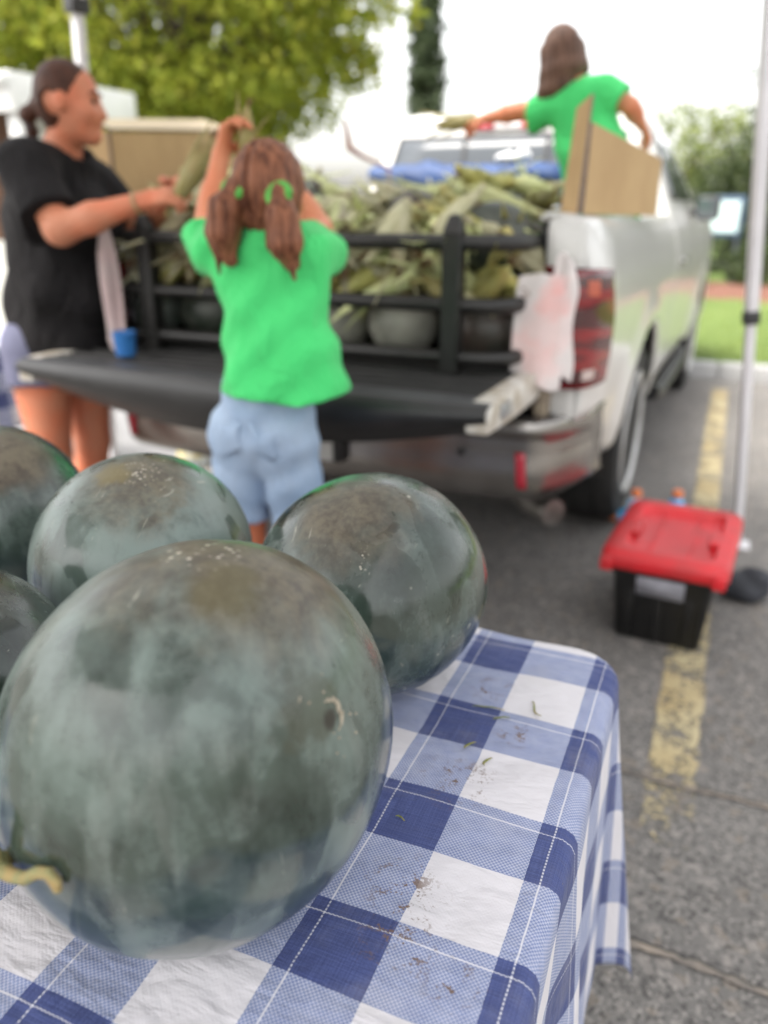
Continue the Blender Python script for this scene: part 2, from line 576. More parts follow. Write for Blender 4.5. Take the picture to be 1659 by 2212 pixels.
def leaves(pts, size, rng, droop=0.3, aspect=0.55):
    n = len(pts)
    a = rng.normal(size=(n, 3)); a[:, 2] -= droop; a /= np.linalg.norm(a, axis=1)[:, None]
    b = np.cross(a, rng.normal(size=(n, 3))); b /= np.linalg.norm(b, axis=1)[:, None]
    s = size * rng.uniform(0.6, 1.3, n)[:, None]
    nn = np.cross(a, b)
    v = np.stack([pts, pts + a * s * 0.5 + b * s * aspect * 0.5 + nn * s * 0.08, pts + a * s, pts + a * s * 0.5 - b * s * aspect * 0.5 + nn * s * 0.08], 1)
    return v.reshape(-1, 3), np.arange(n * 4).reshape(-1, 4)

def np_mesh(name, v, f, mat, parent):
    me = bpy.data.meshes.new(name)
    k = f.shape[1]
    me.vertices.add(len(v)); me.vertices.foreach_set('co', np.asarray(v, np.float32).ravel())
    me.loops.add(f.size); me.loops.foreach_set('vertex_index', f.astype(np.int32).ravel())
    me.polygons.add(len(f)); me.polygons.foreach_set('loop_start', np.arange(len(f), dtype=np.int32) * k)
    me.update(calc_edges=True)
    return link(name, me, mat, parent, smooth=False)

def broad_tree(name, loc, label, trunk_h, trunk_r, crown_c, crown_r, nclump, per, leaf, mat, seed, group=None, cr=(0.5, 1.1), keep=None):
    rng = np.random.default_rng(seed)
    t = tag(empty(name, loc), label, 'tree', group)
    cc, cr3 = np.array(crown_c, float), np.array(crown_r, float)
    m = MB()
    top = Vector((crown_c[0] * 0.5, crown_c[1] * 0.5, trunk_h))
    m.tube([(0, 0, -0.1), (0.03, 0, trunk_h * 0.3), (top.x * 0.4, top.y * 0.4, trunk_h * 0.7), top], [trunk_r * 1.25, trunk_r, trunk_r * 0.85, trunk_r * 0.7], 12)
    P = []
    for i in range(nclump):
        d = rng.normal(size=3); d /= np.linalg.norm(d)
        rr = rng.uniform(0.45, 1.0) ** 0.5
        c = cc + d * cr3 * rr
        if keep is not None and not keep(c): continue
        if i % 4 == 0:
            mid = (np.array(top) * 0.55 + c * 0.45) + rng.normal(size=3) * 0.15 + V(0, 0, 0.15)
            m.tube([tuple(top), tuple(mid), tuple(c)], [trunk_r * 0.42, trunk_r * 0.22, 0.015], 6)
        r = rng.uniform(*cr)
        n = int(per * rng.uniform(0.6, 1.3))
        q = rng.normal(size=(n, 3)); q /= np.linalg.norm(q, axis=1)[:, None]
        q *= (rng.uniform(0.25, 1.0, n) ** 0.5)[:, None] * r * V(1.15, 1.15, 0.62)
        P.append(c + q)
    m.build('trunk', BARK, t)
    v, f = leaves(np.concatenate(P), leaf, rng)
    np_mesh('crown', v, f, mat, t)
    return t

LEAF_A = leaf_mat('leaf_bright', (0.14, 0.185, 0.028), (0.34, 0.39, 0.055), (0.54, 0.50, 0.085), 0.5)
LEAF_B = leaf_mat('leaf_dark', (0.016, 0.028, 0.009), (0.034, 0.052, 0.015), (0.068, 0.090, 0.026), 0.2)
LEAF_C = leaf_mat('leaf_pale', (0.12, 0.16, 0.04), (0.19, 0.23, 0.06), (0.28, 0.31, 0.10))
broad_tree('maple_tree', (-9.3, 13.0, 0.0), 'large leafy yellow-green tree spreading above the cardboard behind the girl', 2.6, 0.24, (0, 0, 5.6), (3.65, 3.4, 3.6), 270, 240, 0.17, LEAF_A, 21, cr=(0.5, 1.05))
broad_tree('maple_tree', (-14.8, 12.5, 0.0), 'tree with sky showing through, above the low building at the left edge', 2.8, 0.22, (0, 0, 5.4), (2.6, 3.0, 3.0), 75, 170, 0.17, LEAF_B, 22)
broad_tree('oak_tree', (4.2, 20.0, 0.3), 'dark green tree behind the fence at the right edge', 1.6, 0.2, (-0.3, 0, 3.1), (3.6, 2.0, 2.3), 130, 190, 0.15, LEAF_B, 23)
broad_tree('oak_tree', (1.3, 19.0, 0.3), 'lower dark green tree just behind the pale sign', 0.9, 0.14, (-0.1, 0, 1.5), (2.0, 1.4, 1.2), 80, 190, 0.13, LEAF_B, 24)
broad_tree('oak_tree', (-1.6, 24.0, 0.4), 'pale hazy tree low behind the white truck cab', 1.4, 0.16, (0, 0, 2.4), (2.2, 1.4, 0.9), 34, 90, 0.17, LEAF_C, 25)
broad_tree('birch_tree', (4.6, 10.5, 0.15), 'thin sparse twigs hanging into the top right of the sky', 3.6, 0.12, (-1.3, 0, 4.6), (2.0, 1.6, 1.3), 46, 16, 0.10, LEAF_C, 26, cr=(0.3, 0.6))

# narrow conifer
rng = np.random.default_rng(31)
con = tag(empty('conifer_tree', (-7.25, 19.6, 0.25)), 'tall narrow dark conifer rising behind the truck cab roof', 'tree')
MB().tube([(0, 0, -0.2), (0, 0, 4), (0.05, 0, 8.3)], [0.12, 0.08, 0.01], 8).build('trunk', BARK, con)
P = []
for i in range(330):
    z = 0.5 + 7.7 * (i / 330) ** 0.9
    R = max(0.10, 0.70 * (1 - (z / 8.6) ** 1.4)) * rng.uniform(0.75, 1.15)
    a = rng.uniform(0, 6.28)
    n = 60
    tt = rng.uniform(0.15, 1, n)
    P.append(np.stack([np.cos(a) * R * tt, np.sin(a) * R * tt, z - 0.25 * tt * R + 0 * tt], 1) + rng.normal(size=(n, 3)) * 0.055)
v, f = leaves(np.concatenate(P), 0.17, rng, 0.1, 0.35)
np_mesh('crown', v, f, leaf_mat('needle', (0.05, 0.075, 0.042), (0.085, 0.115, 0.062), (0.13, 0.16, 0.085), 0.25), con)

# shrubs in the mulch bed
for i, (x, y, r, lab) in enumerate(((-0.75, 13.0, 0.42, 'round green shrub in the mulch bed nearest the truck'), (0.35, 13.4, 0.5, 'dark green shrub in the mulch bed under the pale sign'),
                                    (1.4, 13.1, 0.45, 'green shrub in the mulch bed behind the right tent leg'), (-0.9, 16.3, 0.95, 'big dark bush behind the fence close to the truck'), (0.7, 16.5, 1.0, 'big dark bush behind the fence under the lower tree'), (2.4, 16.3, 1.0, 'big dark bush behind the fence at the right edge'))):
    rng = np.random.default_rng(60 + i)
    s = tag(empty('shrub', (x, y, 0.2)), lab, 'shrub', 'shrubs in the mulch bed')
    nl = 1500 if r < 0.7 else 4200
    q = rng.normal(size=(nl, 3)); q /= np.linalg.norm(q, axis=1)[:, None]
    q *= (rng.uniform(0.4, 1, nl) ** 0.4)[:, None] * V(r, r, r * 0.75) * (1 + 0.2 * np.sin(q[:, :1] * 7) * np.cos(q[:, 2:] * 6)); q[:, 2] += r * 0.62
    v, f = leaves(q, 0.075, rng)
    np_mesh('foliage', v, f, LEAF_B, s)
    m = MB()
    for k in range(6):
        a = k * 1.05
        m.tube([(0, 0, -0.05), (math.cos(a) * r * 0.3, math.sin(a) * r * 0.3, r * 0.5), (math.cos(a) * r * 0.6, math.sin(a) * r * 0.6, r * 0.9)], [0.015, 0.012, 0.004], 5)
    m.build('stem', BARK, s)

# black picket fence and the sign
BLACKMETAL = simple('black_metal', (0.014, 0.014, 0.015), (0.022, 0.022, 0.022), scale=10, rough=0.45)
fen = tag(empty('picket_fence', (0, 15.2, 0.25)), 'black metal picket fence behind the mulch bed', 'fence')
m = MB()
for i in range(-18, 45):
    m.box((i * 0.14 - 0.009, -0.009, 0.0), (i * 0.14 + 0.009, 0.009, 1.0))
tag(m.build('picket', BLACKMETAL, fen, smooth=False), kind='stuff')
for z in (0.16, 0.86):
    MB().box((-2.6, -0.02, z), (6.3, 0.02, z + 0.035)).build('fence_rail', BLACKMETAL, fen, smooth=False)
for x in (-2.6, -0.8, 1.0, 2.8, 4.6):
    MB().box((x - 0.03, -0.03, -0.3), (x + 0.03, 0.03, 1.08)).build('fence_post', BLACKMETAL, fen, smooth=False)
sg = tag(empty('notice_sign', (-0.30, 14.0, 0.2), 0.12), 'pale blue-white notice sign with dark blue frame in front of dark trees', 'sign')
MB().box((-0.33, -0.03, 0.70), (0.33, 0.03, 1.30)).build('frame', simple('sign_frame', (0.05, 0.085, 0.14), (0.07, 0.11, 0.17), rough=0.5), sg, bevel=0.01)
MB().box((-0.255, -0.042, 0.775), (0.255, -0.031, 1.225)).build('panel', simple('sign_panel', (0.50, 0.66, 0.66), (0.58, 0.72, 0.70), scale=2, rough=0.5), sg, smooth=False)
for x in (-0.28, 0.28):
    MB().box((x - 0.025, -0.02, -0.1), (x + 0.025, 0.02, 0.70)).build('post', simple('sign_post', (0.06, 0.07, 0.09), rough=0.5), sg, smooth=False)

# ------------------------------------------------------------------ low building on the left
BROWN = simple('brown_siding', (0.125, 0.058, 0.026), (0.085, 0.040, 0.02), scale=3, rough=0.75, bump=0.3, bscale=18, stretch=(1, 1, 6))
WHITE = simple('white_trim', (0.72, 0.72, 0.70), (0.64, 0.64, 0.62), scale=2, rough=0.6)
CREAM = simple('cream_board', (0.66, 0.66, 0.60), (0.58, 0.58, 0.53), scale=2, rough=0.7)
bd = tag(empty('brown_building', (-7.0, 6.5, 0)), 'low brown building with deep white fascia behind the woman', 'building')
MB().box((-8.0, 0.02, 0.0), (0.55, 0.9, 2.3)).build('wall', BROWN, bd, smooth=False)
for i in range(12):
    MB().box((-8.0, -0.004 if i % 1 == 0 else 0, 1.02 + i * 0.105), (0.52, 0.02, 1.02 + i * 0.105 + 0.099)).build('siding_board', BROWN, bd, bevel=0.004, seg=1)
for i in range(20):
    MB().box((0.52 - (i + 1) * 0.42, -0.012, 0.05), (0.515 - i * 0.42, 0.02, 1.0)).build('wall_panel', CREAM, bd, bevel=0.004, seg=1)
rf = MB().box((-8.4, -0.62, 2.30), (0.95, 1.0, 2.36)).build('roof', simple('roof_felt', (0.5, 0.52, 0.53), (0.42, 0.44, 0.45), rough=0.8), bd, smooth=False)
MB().box((-8.42, -0.66, 2.12), (0.97, -0.62, 2.44)).build('fascia', WHITE, rf, bevel=0.008)
MB().box((0.93, -0.62, 2.12), (0.97, 1.0, 2.44)).build('fascia', WHITE, rf, bevel=0.008)
g = MB(); g.tube([(-8.4, -0.71, 2.37), (0.97, -0.71, 2.37)], 0.05, 10); g.build('gutter', WHITE, rf)
MB().box((0.80, -0.58, 0.0), (0.92, -0.46, 2.12)).build('column', WHITE, bd, bevel=0.008)
MB().box((0.52, -0.02, 0.0), (0.60, 0.06, 2.12)).build('corner_board', WHITE, bd, bevel=0.006)

# ------------------------------------------------------------------ folding table and its cloth
ZT = 0.735
XE, YE, XW, YN = -0.080, 1.003, -1.72, 0.16      # table-top edges: right, far, left, near
PLAST = simple('table_plastic', (0.62, 0.62, 0.60), (0.55, 0.55, 0.53), rough=0.5)
STEEL = simple('grey_steel', (0.42, 0.43, 0.45), (0.35, 0.36, 0.38), scale=20, rough=0.38, metal=0.85)
tb = tag(empty('folding_table', ((XE + XW) / 2, (YE + YN) / 2, 0)), 'long folding table under the blue and white checked cloth in front', 'table')
hx, hy = (XE - XW) / 2 - 0.012, (YE - YN) / 2 - 0.012
MB().box((-hx, -hy, ZT - 0.045), (hx, hy, ZT - 0.006)).build('table_top', PLAST, tb, bevel=0.012)
for sx in (-1, 1):
    for sy in (-1, 1):
        MB().tube([(sx * (hx - 0.18), sy * (hy - 0.07), 0.0), (sx * (hx - 0.18), sy * (hy - 0.07), ZT - 0.045)], 0.014, 10).build('leg', STEEL, tb)
    MB().tube([(sx * (hx - 0.18), -(hy - 0.07), 0.12), (sx * (hx - 0.18), hy - 0.07, 0.12)], 0.010, 8).build('crossbar', STEEL, tb)

def plaid_mat(name='plaid_cloth', per=0.170, s0=0.0, t0=0.0, dirt=True, navy=(0.042, 0.056, 0.180), weave=0.0021):
    t = NT(name)
    uv = t.coord('UV')
    wob = t.noise(uv, 60, 2)
    se = t.n('ShaderNodeSeparateXYZ'); t.l(uv, se.inputs[0])
    S, T = se.outputs[0], se.outputs[1]
    wv = t.math('MULTIPLY', t.math('SUBTRACT', wob, 0.5), 0.0016)
    def stripes(c, off, edge):
        ph = t.math('FRACT', t.math('DIVIDE', t.math('ADD', t.math('SUBTRACT', c, off), wv), per))
        band = t.math('LESS_THAN', ph, 0.475)
        th = t.math('LESS_THAN', t.math('ABSOLUTE', t.math('SUBTRACT', ph, 0.088)), 0.0048)
        return band, th
    bs, ths = stripes(S, s0, 0)
    bt, tht = stripes(t.math('MULTIPLY', T, -1.0), t0, 0)     # the bright thread sits on the far side of each dark band
    # slubby yarn: fine streaks along warp and weft
    slubS = t.noise(t.mapping(uv, scale=(700, 14, 1)), 1, 2)
    slubT = t.noise(t.mapping(uv, scale=(14, 700, 1)), 1, 2)
    white = (0.62, 0.60, 0.63)
    navyS = t.mix(t.smooth(slubS, 0.25, 0.8), tuple(x * 0.75 for x in navy), (navy[0] * 1.9, navy[1] * 1.9, navy[2] * 1.45))
    navyT = t.mix(t.smooth(slubT, 0.25, 0.8), tuple(x * 0.75 for x in navy), (navy[0] * 1.9, navy[1] * 1.9, navy[2] * 1.45))
    cS = t.mix(ths, t.mix(bs, white, navyS), (0.60, 0.60, 0.65))
    cT = t.mix(tht, t.mix(bt, white, navyT), (0.60, 0.60, 0.65))
    ck = t.n('ShaderNodeTexChecker'); t.l(uv, ck.inputs['Vector']); ck.inputs['Scale'].default_value = 1 / weave
    ck.inputs['Color1'].default_value = (1, 1, 1, 1); ck.inputs['Color2'].default_value = (0, 0, 0, 1)
    fac = t.math('ADD', t.math('MULTIPLY', ck.outputs['Fac'], 0.60), t.math('MULTIPLY', wob, 0.40))
    col = t.mix(fac, cS, cT)
    half = t.math('ABSOLUTE', t.math('SUBTRACT', bs, bt))
    thr = t.math('MAXIMUM', ths, tht)
    col = t.mix(t.math('MULTIPLY', t.math('MULTIPLY', half, t.math('SUBTRACT', 1.0, t.math('MULTIPLY', thr, 0.8))), 0.40), col, (0.18, 0.26, 0.49))
    if dirt:
        # soil, leaf scraps and specks, in the places where they lie on the cloth
        tot = None
        for (x, y, r) in ((-0.185, 0.465, 0.030), (-0.170, 0.455, 0.022), (-0.205, 0.520, 0.028), (-0.200, 0.675, 0.034), (-0.215, 0.860, 0.022), (-0.19, 0.500, 0.03), (-0.125, 0.440, 0.02), (-0.16, 0.78, 0.02)):
            d = t.vmath('DISTANCE', uv, (x, y, 0), out=1)
            k = t.smooth(d, r * 0.3, r * 1.7, 1, 0)
            tot = k if tot is None else t.math('MAXIMUM', tot, k)
        sp = t.noise(uv, 330, 4, 0.65)
        sp2 = t.noise(uv, 55, 5, 0.7, 0.5)
        soil = t.math('MULTIPLY', tot, t.smooth(t.math('ADD', t.math('MULTIPLY', sp, 0.35), t.math('MULTIPLY', sp2, 0.65)), 0.525, 0.585))
        col = t.mix(t.math('MULTIPLY', soil, 0.95), col, (0.15, 0.095, 0.065))
        haze = t.math('MULTIPLY', t.smooth(t.noise(uv, 9, 4, 0.6), 0.5, 0.75), 0.16)
        col = t.mix(haze, col, (0.45, 0.42, 0.38))
        few = t.smooth(t.noise(uv, 170, 2, 0.5), 0.765, 0.79)
        col = t.mix(t.math('MULTIPLY', few, 0.6), col, (0.20, 0.17, 0.11))
    t.set(color=col, rough=0.78, spec=0.25, sheen=0.1)
    cr = t.math('ADD', t.math('MULTIPLY', ck.outputs['Fac'], 0.25), t.math('ADD', t.math('MULTIPLY', t.noise(t.mapping(uv, scale=(1, 2.2, 1), rot=(0, 0, 0.6)), 20, 3, 0.5, 0.25), 2.0), t.math('MULTIPLY', t.noise(uv, 6, 3, 0.5, 0.3), 4.0)))
    t.bump(cr, 0.55, 0.0055)
    return t.m

def make_cloth(name, xe, ye, xw, yn, zt, drop, mat, step=0.010, parent=None, seed=0):
    """one continuous sheet: flat top, rounded edges, hanging sides with folds, flaring corner"""
    ns = int((xe - xw + drop) / step); nt = int((ye - yn + drop) / step)
    ss = np.linspace(xw, xe + drop, ns + 1); tt = np.linspace(yn, ye + drop, nt + 1)
    S, T = np.meshgrid(ss, tt, indexing='ij')
    rc = 0.055                                     # rounded table corner
    qx, qy = np.maximum(S - (xe - rc), 0), np.maximum(T - (ye - rc), 0)
    ql = np.hypot(qx, qy)
    r = np.maximum(ql - rc, 0)
    ux = np.where(ql > 1e-9, qx / np.maximum(ql, 1e-9), 0); uy = np.where(ql > 1e-9, qy / np.maximum(ql, 1e-9), 0)
    fx, fy = S - ux * r, T - uy * r                # where the sheet leaves the table
    phi = np.arctan2(qy, qx)
    R = 0.016
    over = np.where(r < R * 1.571, R * np.sin(np.minimum(r / R, 1.571)), R)
    down = np.where(r < R * 1.571, R * (1 - np.cos(np.minimum(r / R, 1.571))), R + (r - R * 1.571))
    hang = np.clip(down / drop, 0, 1.4)
    corner = (qx > 0) & (qy > 0)
    al = np.where(qy <= 0, T - (ye - rc), np.where(qx <= 0, (xe - rc) - S, 0.0))
    # folds: run along the edge, growing downwards, dying out towards the corner
    wave = np.sin(al * 21 + 1.1 + seed) * 0.55 + np.sin(al * 39 + 0.4) * 0.35 + np.sin(al * 8.3 + 2.0) * 0.4
    wave = wave * np.clip(hang * 1.6, 0, 1) * (1 - np.exp(-(al / 0.09) ** 2))
    cshape = np.where(corner, np.sin(2 * phi), 0.0)
    out = over + 0.018 * hang + 0.018 * wave + 0.074 * cshape * hang
    X = fx + ux * out; Y = fy + uy * out
    Z = zt - down
    # pulls and ripples across the top
    top = np.exp(-(r / 0.05) ** 2)
    n1 = np.sin(S * 31 + T * 17) * np.sin(T * 23 - S * 9 + 1) * 0.0012 + np.sin(S * 9 - T * 27 + 2) * 0.0011 + np.sin(T * 61 + 3 * np.sin(S * 14)) * 0.0006
    Z = Z + n1 * top
    idx = np.arange(S.size).reshape(S.shape)
    keep = (r < drop * 1.22)
    Q = np.stack([idx[:-1, :-1], idx[1:, :-1], idx[1:, 1:], idx[:-1, 1:]], -1).reshape(-1, 4)
    Q = Q[keep.ravel()[Q].all(1)]                  # rounded cloth corner
    used = np.zeros(S.size, bool); used[Q.ravel()] = True
    ren = np.cumsum(used) - 1
    o = np_mesh(name, np.stack([X, Y, Z], -1).reshape(-1, 3)[used], ren[Q], mat, parent)
    me = o.data
    me.polygons.foreach_set('use_smooth', [True] * len(me.polygons))
    uvl = me.uv_layers.new(name='UVMap')
    uv = np.stack([S.ravel(), T.ravel()], -1)[Q.ravel()]
    uvl.data.foreach_set('uv', uv.astype(np.float32).ravel())
    sm = o.modifiers.new('solid', 'SOLIDIFY'); sm.thickness = 0.0012; sm.offset = -1
    return o

PLAID = plaid_mat(s0=-0.100, t0=-0.649)
cl = make_cloth('checked_tablecloth', XE, YE, XW, YN - 0.03, ZT, 0.525, PLAID)
tag(cl, 'blue and white checked tablecloth draped over the table holding the big melons', 'tablecloth')

# a second table with the same cloth at the far left
tb2 = tag(empty('folding_table', (-3.62, 2.78, 0)), 'folding table under checked cloth beyond the woman at the left edge', 'table')
MB().box((-0.5, -0.36, ZT - 0.05), (0.53, 0.36, ZT - 0.012)).build('table_top', PLAST, tb2, bevel=0.012)
for sx in (-1, 1):
    for sy in (-1, 1):
        MB().tube([(sx * 0.42, sy * 0.28, 0.0), (sx * 0.42, sy * 0.28, ZT - 0.05)], 0.014, 8).build('leg', STEEL, tb2)
cl2 = make_cloth('checked_tablecloth', -3.08, 3.15, -4.13, 2.40, ZT, 0.40, plaid_mat('plaid_cloth_left', s0=0.03, t0=0.05, dirt=False, weave=0.004), step=0.02, seed=2)
tag(cl2, 'checked tablecloth hanging from the table at the far left behind the woman', 'tablecloth')

# ------------------------------------------------------------------ watermelons on the table
def melon_mat(name, seed, brown_dir, brown_k, spots=(), pale=0.5, dark=1.0, streak=1.0, speck_dir=None, wipe=0.5):
    t = NT(name)
    ob = t.coord('Object')
    dirv = t.vmath('NORMALIZE', ob)
    co = t.mapping(ob, loc=(seed * 3.1, seed * 1.7, seed * 0.9))
    n1 = t.noise(co, 7, 6, 0.62, 0.6)
    n2 = t.noise(co, 22, 5, 0.6, 1.0)
    n3 = t.noise(t.mapping(co, scale=(18, 18, 3.5)), 2.2, 5, 0.62, 0.6)
    fine = t.noise(co, 120, 4, 0.65)
    g_dark = (0.0085 * dark, 0.0165 * dark, 0.0110 * dark)
    g_mid = (0.030 * dark, 0.048 * dark, 0.036 * dark)
    bloom = (0.172, 0.224, 0.202)
    col = t.mix(t.smooth(n1, 0.36, 0.62), g_dark, g_mid)
    n0 = t.noise(co, 4.2, 3, 0.5, 0.5)
    fb = t.math('ADD', t.math('MULTIPLY', n0, 0.42), t.math('ADD', t.math('MULTIPLY', n2, 0.16), t.math('ADD', t.math('MULTIPLY', n3, 0.30 * streak), t.math('MULTIPLY', fine, 0.12))))
    bl = t.smooth(fb, 0.35, 0.61)
    # places where hands wiped the bloom away: darker, glossier, with crisp edges, mostly low on the fruit
    wd = t.n('ShaderNodeVectorMath', operation='DOT_PRODUCT'); t.l(dirv, wd.inputs[0]); wd.inputs[1].default_value = tuple(unit((0.55, -0.50, -0.65)))
    low = t.smooth(t.math('ADD', wd.outputs['Value'], t.math('MULTIPLY', n1, 0.6)), 0.25, 0.75)
    wp = t.noise(t.mapping(co, scale=(1.35, 1.35, 0.75), rot=(0.35, 0.2, 0)), 12.5, 1.5, 0.45, 0.9)
    thr = t.math('SUBTRACT', wp, t.math('MULTIPLY', low, 0.115 * wipe * 2))
    wiped = t.smooth(thr, 0.345, 0.445, 1, 0)
    bl = t.math('MULTIPLY', bl, t.math('SUBTRACT', 1.0, t.math('MULTIPLY', wiped, 0.62)))
    bl = t.math('MULTIPLY', bl, pale)
    col = t.mix(bl, col, bloom)
    veil = t.math('MULTIPLY', t.smooth(t.noise(t.mapping(co, scale=(20, 20, 4)), 1.3, 4, 0.6, 0.4), 0.50, 0.72), 0.35)
    col = t.mix(t.math('MULTIPLY', veil, t.math('SUBTRACT', 1.0, wiped)), col, (0.20, 0.225, 0.205))
    # brown, soil-rubbed patch
    dn = t.n('ShaderNodeVectorMath', operation='DOT_PRODUCT'); t.l(dirv, dn.inputs[0]); dn.inputs[1].default_value = tuple(unit(brown_dir))
    nb = t.noise(co, 11, 5, 0.65, 0.8)
    bf = t.math('ADD', dn.outputs['Value'], t.math('MULTIPLY', t.math('SUBTRACT', nb, 0.5), 0.30))
    bmask = t.smooth(bf, 0.80, 0.98, 0, brown_k)
    bcol = t.mix(t.smooth(t.math('ADD', t.math('MULTIPLY', fine, 0.5), t.math('MULTIPLY', n2, 0.5)), 0.38, 0.62), (0.052, 0.034, 0.020), (0.125, 0.098, 0.060))
    col = t.mix(bmask, col, bcol)
    # pale nicks and scratches all over, a few long ones
    sc = t.noise(t.mapping(co, scale=(60, 12, 12), rot=(0.3, 0.8, 0.5)), 1.6, 3, 0.6, 0.7)
    col = t.mix(t.smooth(sc, 0.675, 0.73, 0, 0.55), col, (0.33, 0.33, 0.27))
    sk = t.voronoi(co, 75, out='Distance')
    skc = t.voronoi(co, 75, out='Color'); sx = t.n('ShaderNodeSeparateColor'); t.l(skc, sx.inputs[0])
    dots = t.math('MULTIPLY', t.smooth(sk, 0.12, 0.24, 1, 0), t.math('GREATER_THAN', sx.outputs[0], 0.985))
    col = t.mix(t.math('MULTIPLY', dots, 0.85), col, (0.42, 0.41, 0.34))
    rough = t.math('ADD', 0.17, t.math('ADD', t.math('MULTIPLY', bl, 0.20), t.math('MULTIPLY', fine, 0.12)))
    rough = t.math('SUBTRACT', rough, t.math('MULTIPLY', wiped, 0.12))
    rough = t.math('ADD', rough, t.math('MULTIPLY', bmask, 0.25))
    if speck_dir is not None:
        pos, rad, cs = speck_dir
        d = t.vmath('DISTANCE', ob, pos, out=1)
        s2 = t.voronoi(co, cs, out='Distance')
        edge = t.math('ADD', d, t.math('MULTIPLY', t.noise(co, 70, 2), rad * 0.8))
        k = t.math('MULTIPLY', t.smooth(edge, rad * 0.9, rad * 1.5, 1, 0), t.smooth(s2, 0.22, 0.40, 1, 0))
        k = t.math('MULTIPLY', k, t.smooth(t.noise(co, 95, 3), 0.42, 0.55))
        col = t.mix(t.math('MULTIPLY', k, 0.80), col, (0.50, 0.46, 0.38))
    for (pos, rad, c, kk) in spots:
        d = t.vmath('DISTANCE', ob, pos, out=1)
        e = t.math('ADD', d, t.math('MULTIPLY', t.math('SUBTRACT', t.noise(co, 60, 4, 0.65), 0.5), rad * 1.3))
        col = t.mix(t.smooth(e, rad * 0.55, rad * 1.15, kk, 0), col, c)
    t.set(color=col, rough=rough, spec=0.6, coat=0.10, coat_rough=0.10)
    t.bump(t.math('ADD', t.math('MULTIPLY', n2, 0.5), t.math('ADD', t.math('MULTIPLY', fine, 0.12), t.math('MULTIPLY', bmask, 0.1))), 0.14, 0.006)
    return t.m

def rot3(yaw, tilt, roll):
    return np.array(Matrix.Rotation(yaw, 3, 'Z') @ Matrix.Rotation(tilt, 3, 'Y') @ Matrix.Rotation(roll, 3, 'X'))

def melon_mesh(name, radii, R, seed, nu=72, nv=44, sag=0.03):
    vs = []
    for j in range(nv + 1):
        th = math.pi * j / nv
        for i in range(nu):
            ph = 2 * math.pi * i / nu
            d = np.array([math.sin(th) * math.cos(ph), math.sin(th) * math.sin(ph), math.cos(th)])
            p = R @ (d * radii)
            q = Vector(p) * 9 + Vector((seed * 5, 0, 0))
            k = 1 + 0.012 * mnoise.noise(q) + 0.0025 * math.cos(10 * ph) * math.sin(th)
            vs.append(p * k * 1.02)
    vs = np.array(vs)
    fs = [(j * nu + i, (j + 1) * nu + i, (j + 1) * nu + (i + 1) % nu, j * nu + (i + 1) % nu) for j in range(nv) for i in range(nu)]
    zmin = vs[:, 2].min()
    vs[:, 2] = np.maximum(vs[:, 2], zmin + 0.004)      # small flat where it rests
    me = bpy.data.meshes.new(name)
    me.from_pydata([tuple(v) for v in vs], [], fs); me.update()
    bm = bmesh.new(); bm.from_mesh(me); bmesh.ops.remove_doubles(bm, verts=bm.verts, dist=1e-5); bmesh.ops.recalc_face_normals(bm, faces=bm.faces); bm.to_mesh(me); bm.free()
    return me, zmin + 0.004

OLIVE = (0.085, 0.070, 0.022)
MEL = [
    ('front', (-0.343, 0.43), (0.155, 0.141, 0.181), (1.067, -0.113, 0.363), 'biggest, nearest dark green watermelon with a shrivelled stem, on the checked cloth',
     dict(brown_dir=(0.22, 0.05, 0.96), brown_k=0.85, pale=0.82, wipe=0.75, streak=1.0, speck_dir=((0.024, -0.008, 0.176), 0.030, 150), spots=(((0.060, -0.035, 0.168), 0.030, OLIVE, 0.6), ((0.118, -0.045, 0.096), 0.030, (0.035, 0.036, 0.018), 0.65), ((0.1325, -0.034, 0.086), 0.0085, (0.014, 0.012, 0.008), 0.95), ((0.100, 0.09, 0.10), 0.05, (0.24, 0.25, 0.21), 0.5)))),
    ('right', (-0.37, 0.831), (0.154, 0.142, 0.137), (1.525, 0.023, 0.15), 'dark glossy watermelon at the right, nearest the far table corner',
     dict(brown_dir=(0.05, -0.50, 0.85), brown_k=0.75, pale=0.50, wipe=0.55, streak=0.9, dark=0.85, speck_dir=((0.036, -0.116, 0.083), 0.014, 230), spots=(((0.11, -0.07, 0.05), 0.05, (0.016, 0.026, 0.015), 0.6),))),
    ('backleft', (-0.681, 0.772), (0.155, 0.14, 0.14), (-1.364, -0.099, 0.329), 'scuffed grey-green watermelon with scratched brown top, behind the nearest one',
     dict(brown_dir=(0.25, -0.30, 0.93), brown_k=0.85, pale=0.85, wipe=0.25, streak=1.3, speck_dir=((0.030, -0.030, 0.132), 0.032, 170), spots=(((0.005, -0.045, 0.128), 0.028, (0.15, 0.115, 0.035), 0.7),))),
    ('left', (-1.009, 0.811), (0.155, 0.14, 0.135), (-0.972, 0.217, 0.114), 'watermelon with brown patch cut off by the left edge, upper of two there',
     dict(brown_dir=(0.50, -0.15, 0.85), brown_k=0.9, pale=0.55, wipe=0.4, dark=0.9)),
    ('leftlow', (-0.687, 0.443), (0.155, 0.14, 0.126), (-1.025, 0.002, 0.077), 'near-black watermelon cut off by the left edge, lower of two there',
     dict(brown_dir=(0.2, 0.3, 0.9), brown_k=0.25, pale=0.22, wipe=0.8, dark=0.55)),
]
melons = {}
for i, (key, (x, y), rad, ang, lab, kw) in enumerate(MEL):
    me, zmin = melon_mesh('watermelon', rad, rot3(*ang), i + 1)
    o = link('watermelon', me, melon_mat('melon_skin_%d' % i, i + 1, **kw))
    o.location = (x, y, ZT + 0.0015 - zmin)
    melons[key] = tag(o, lab, 'watermelon', 'watermelons on the table')
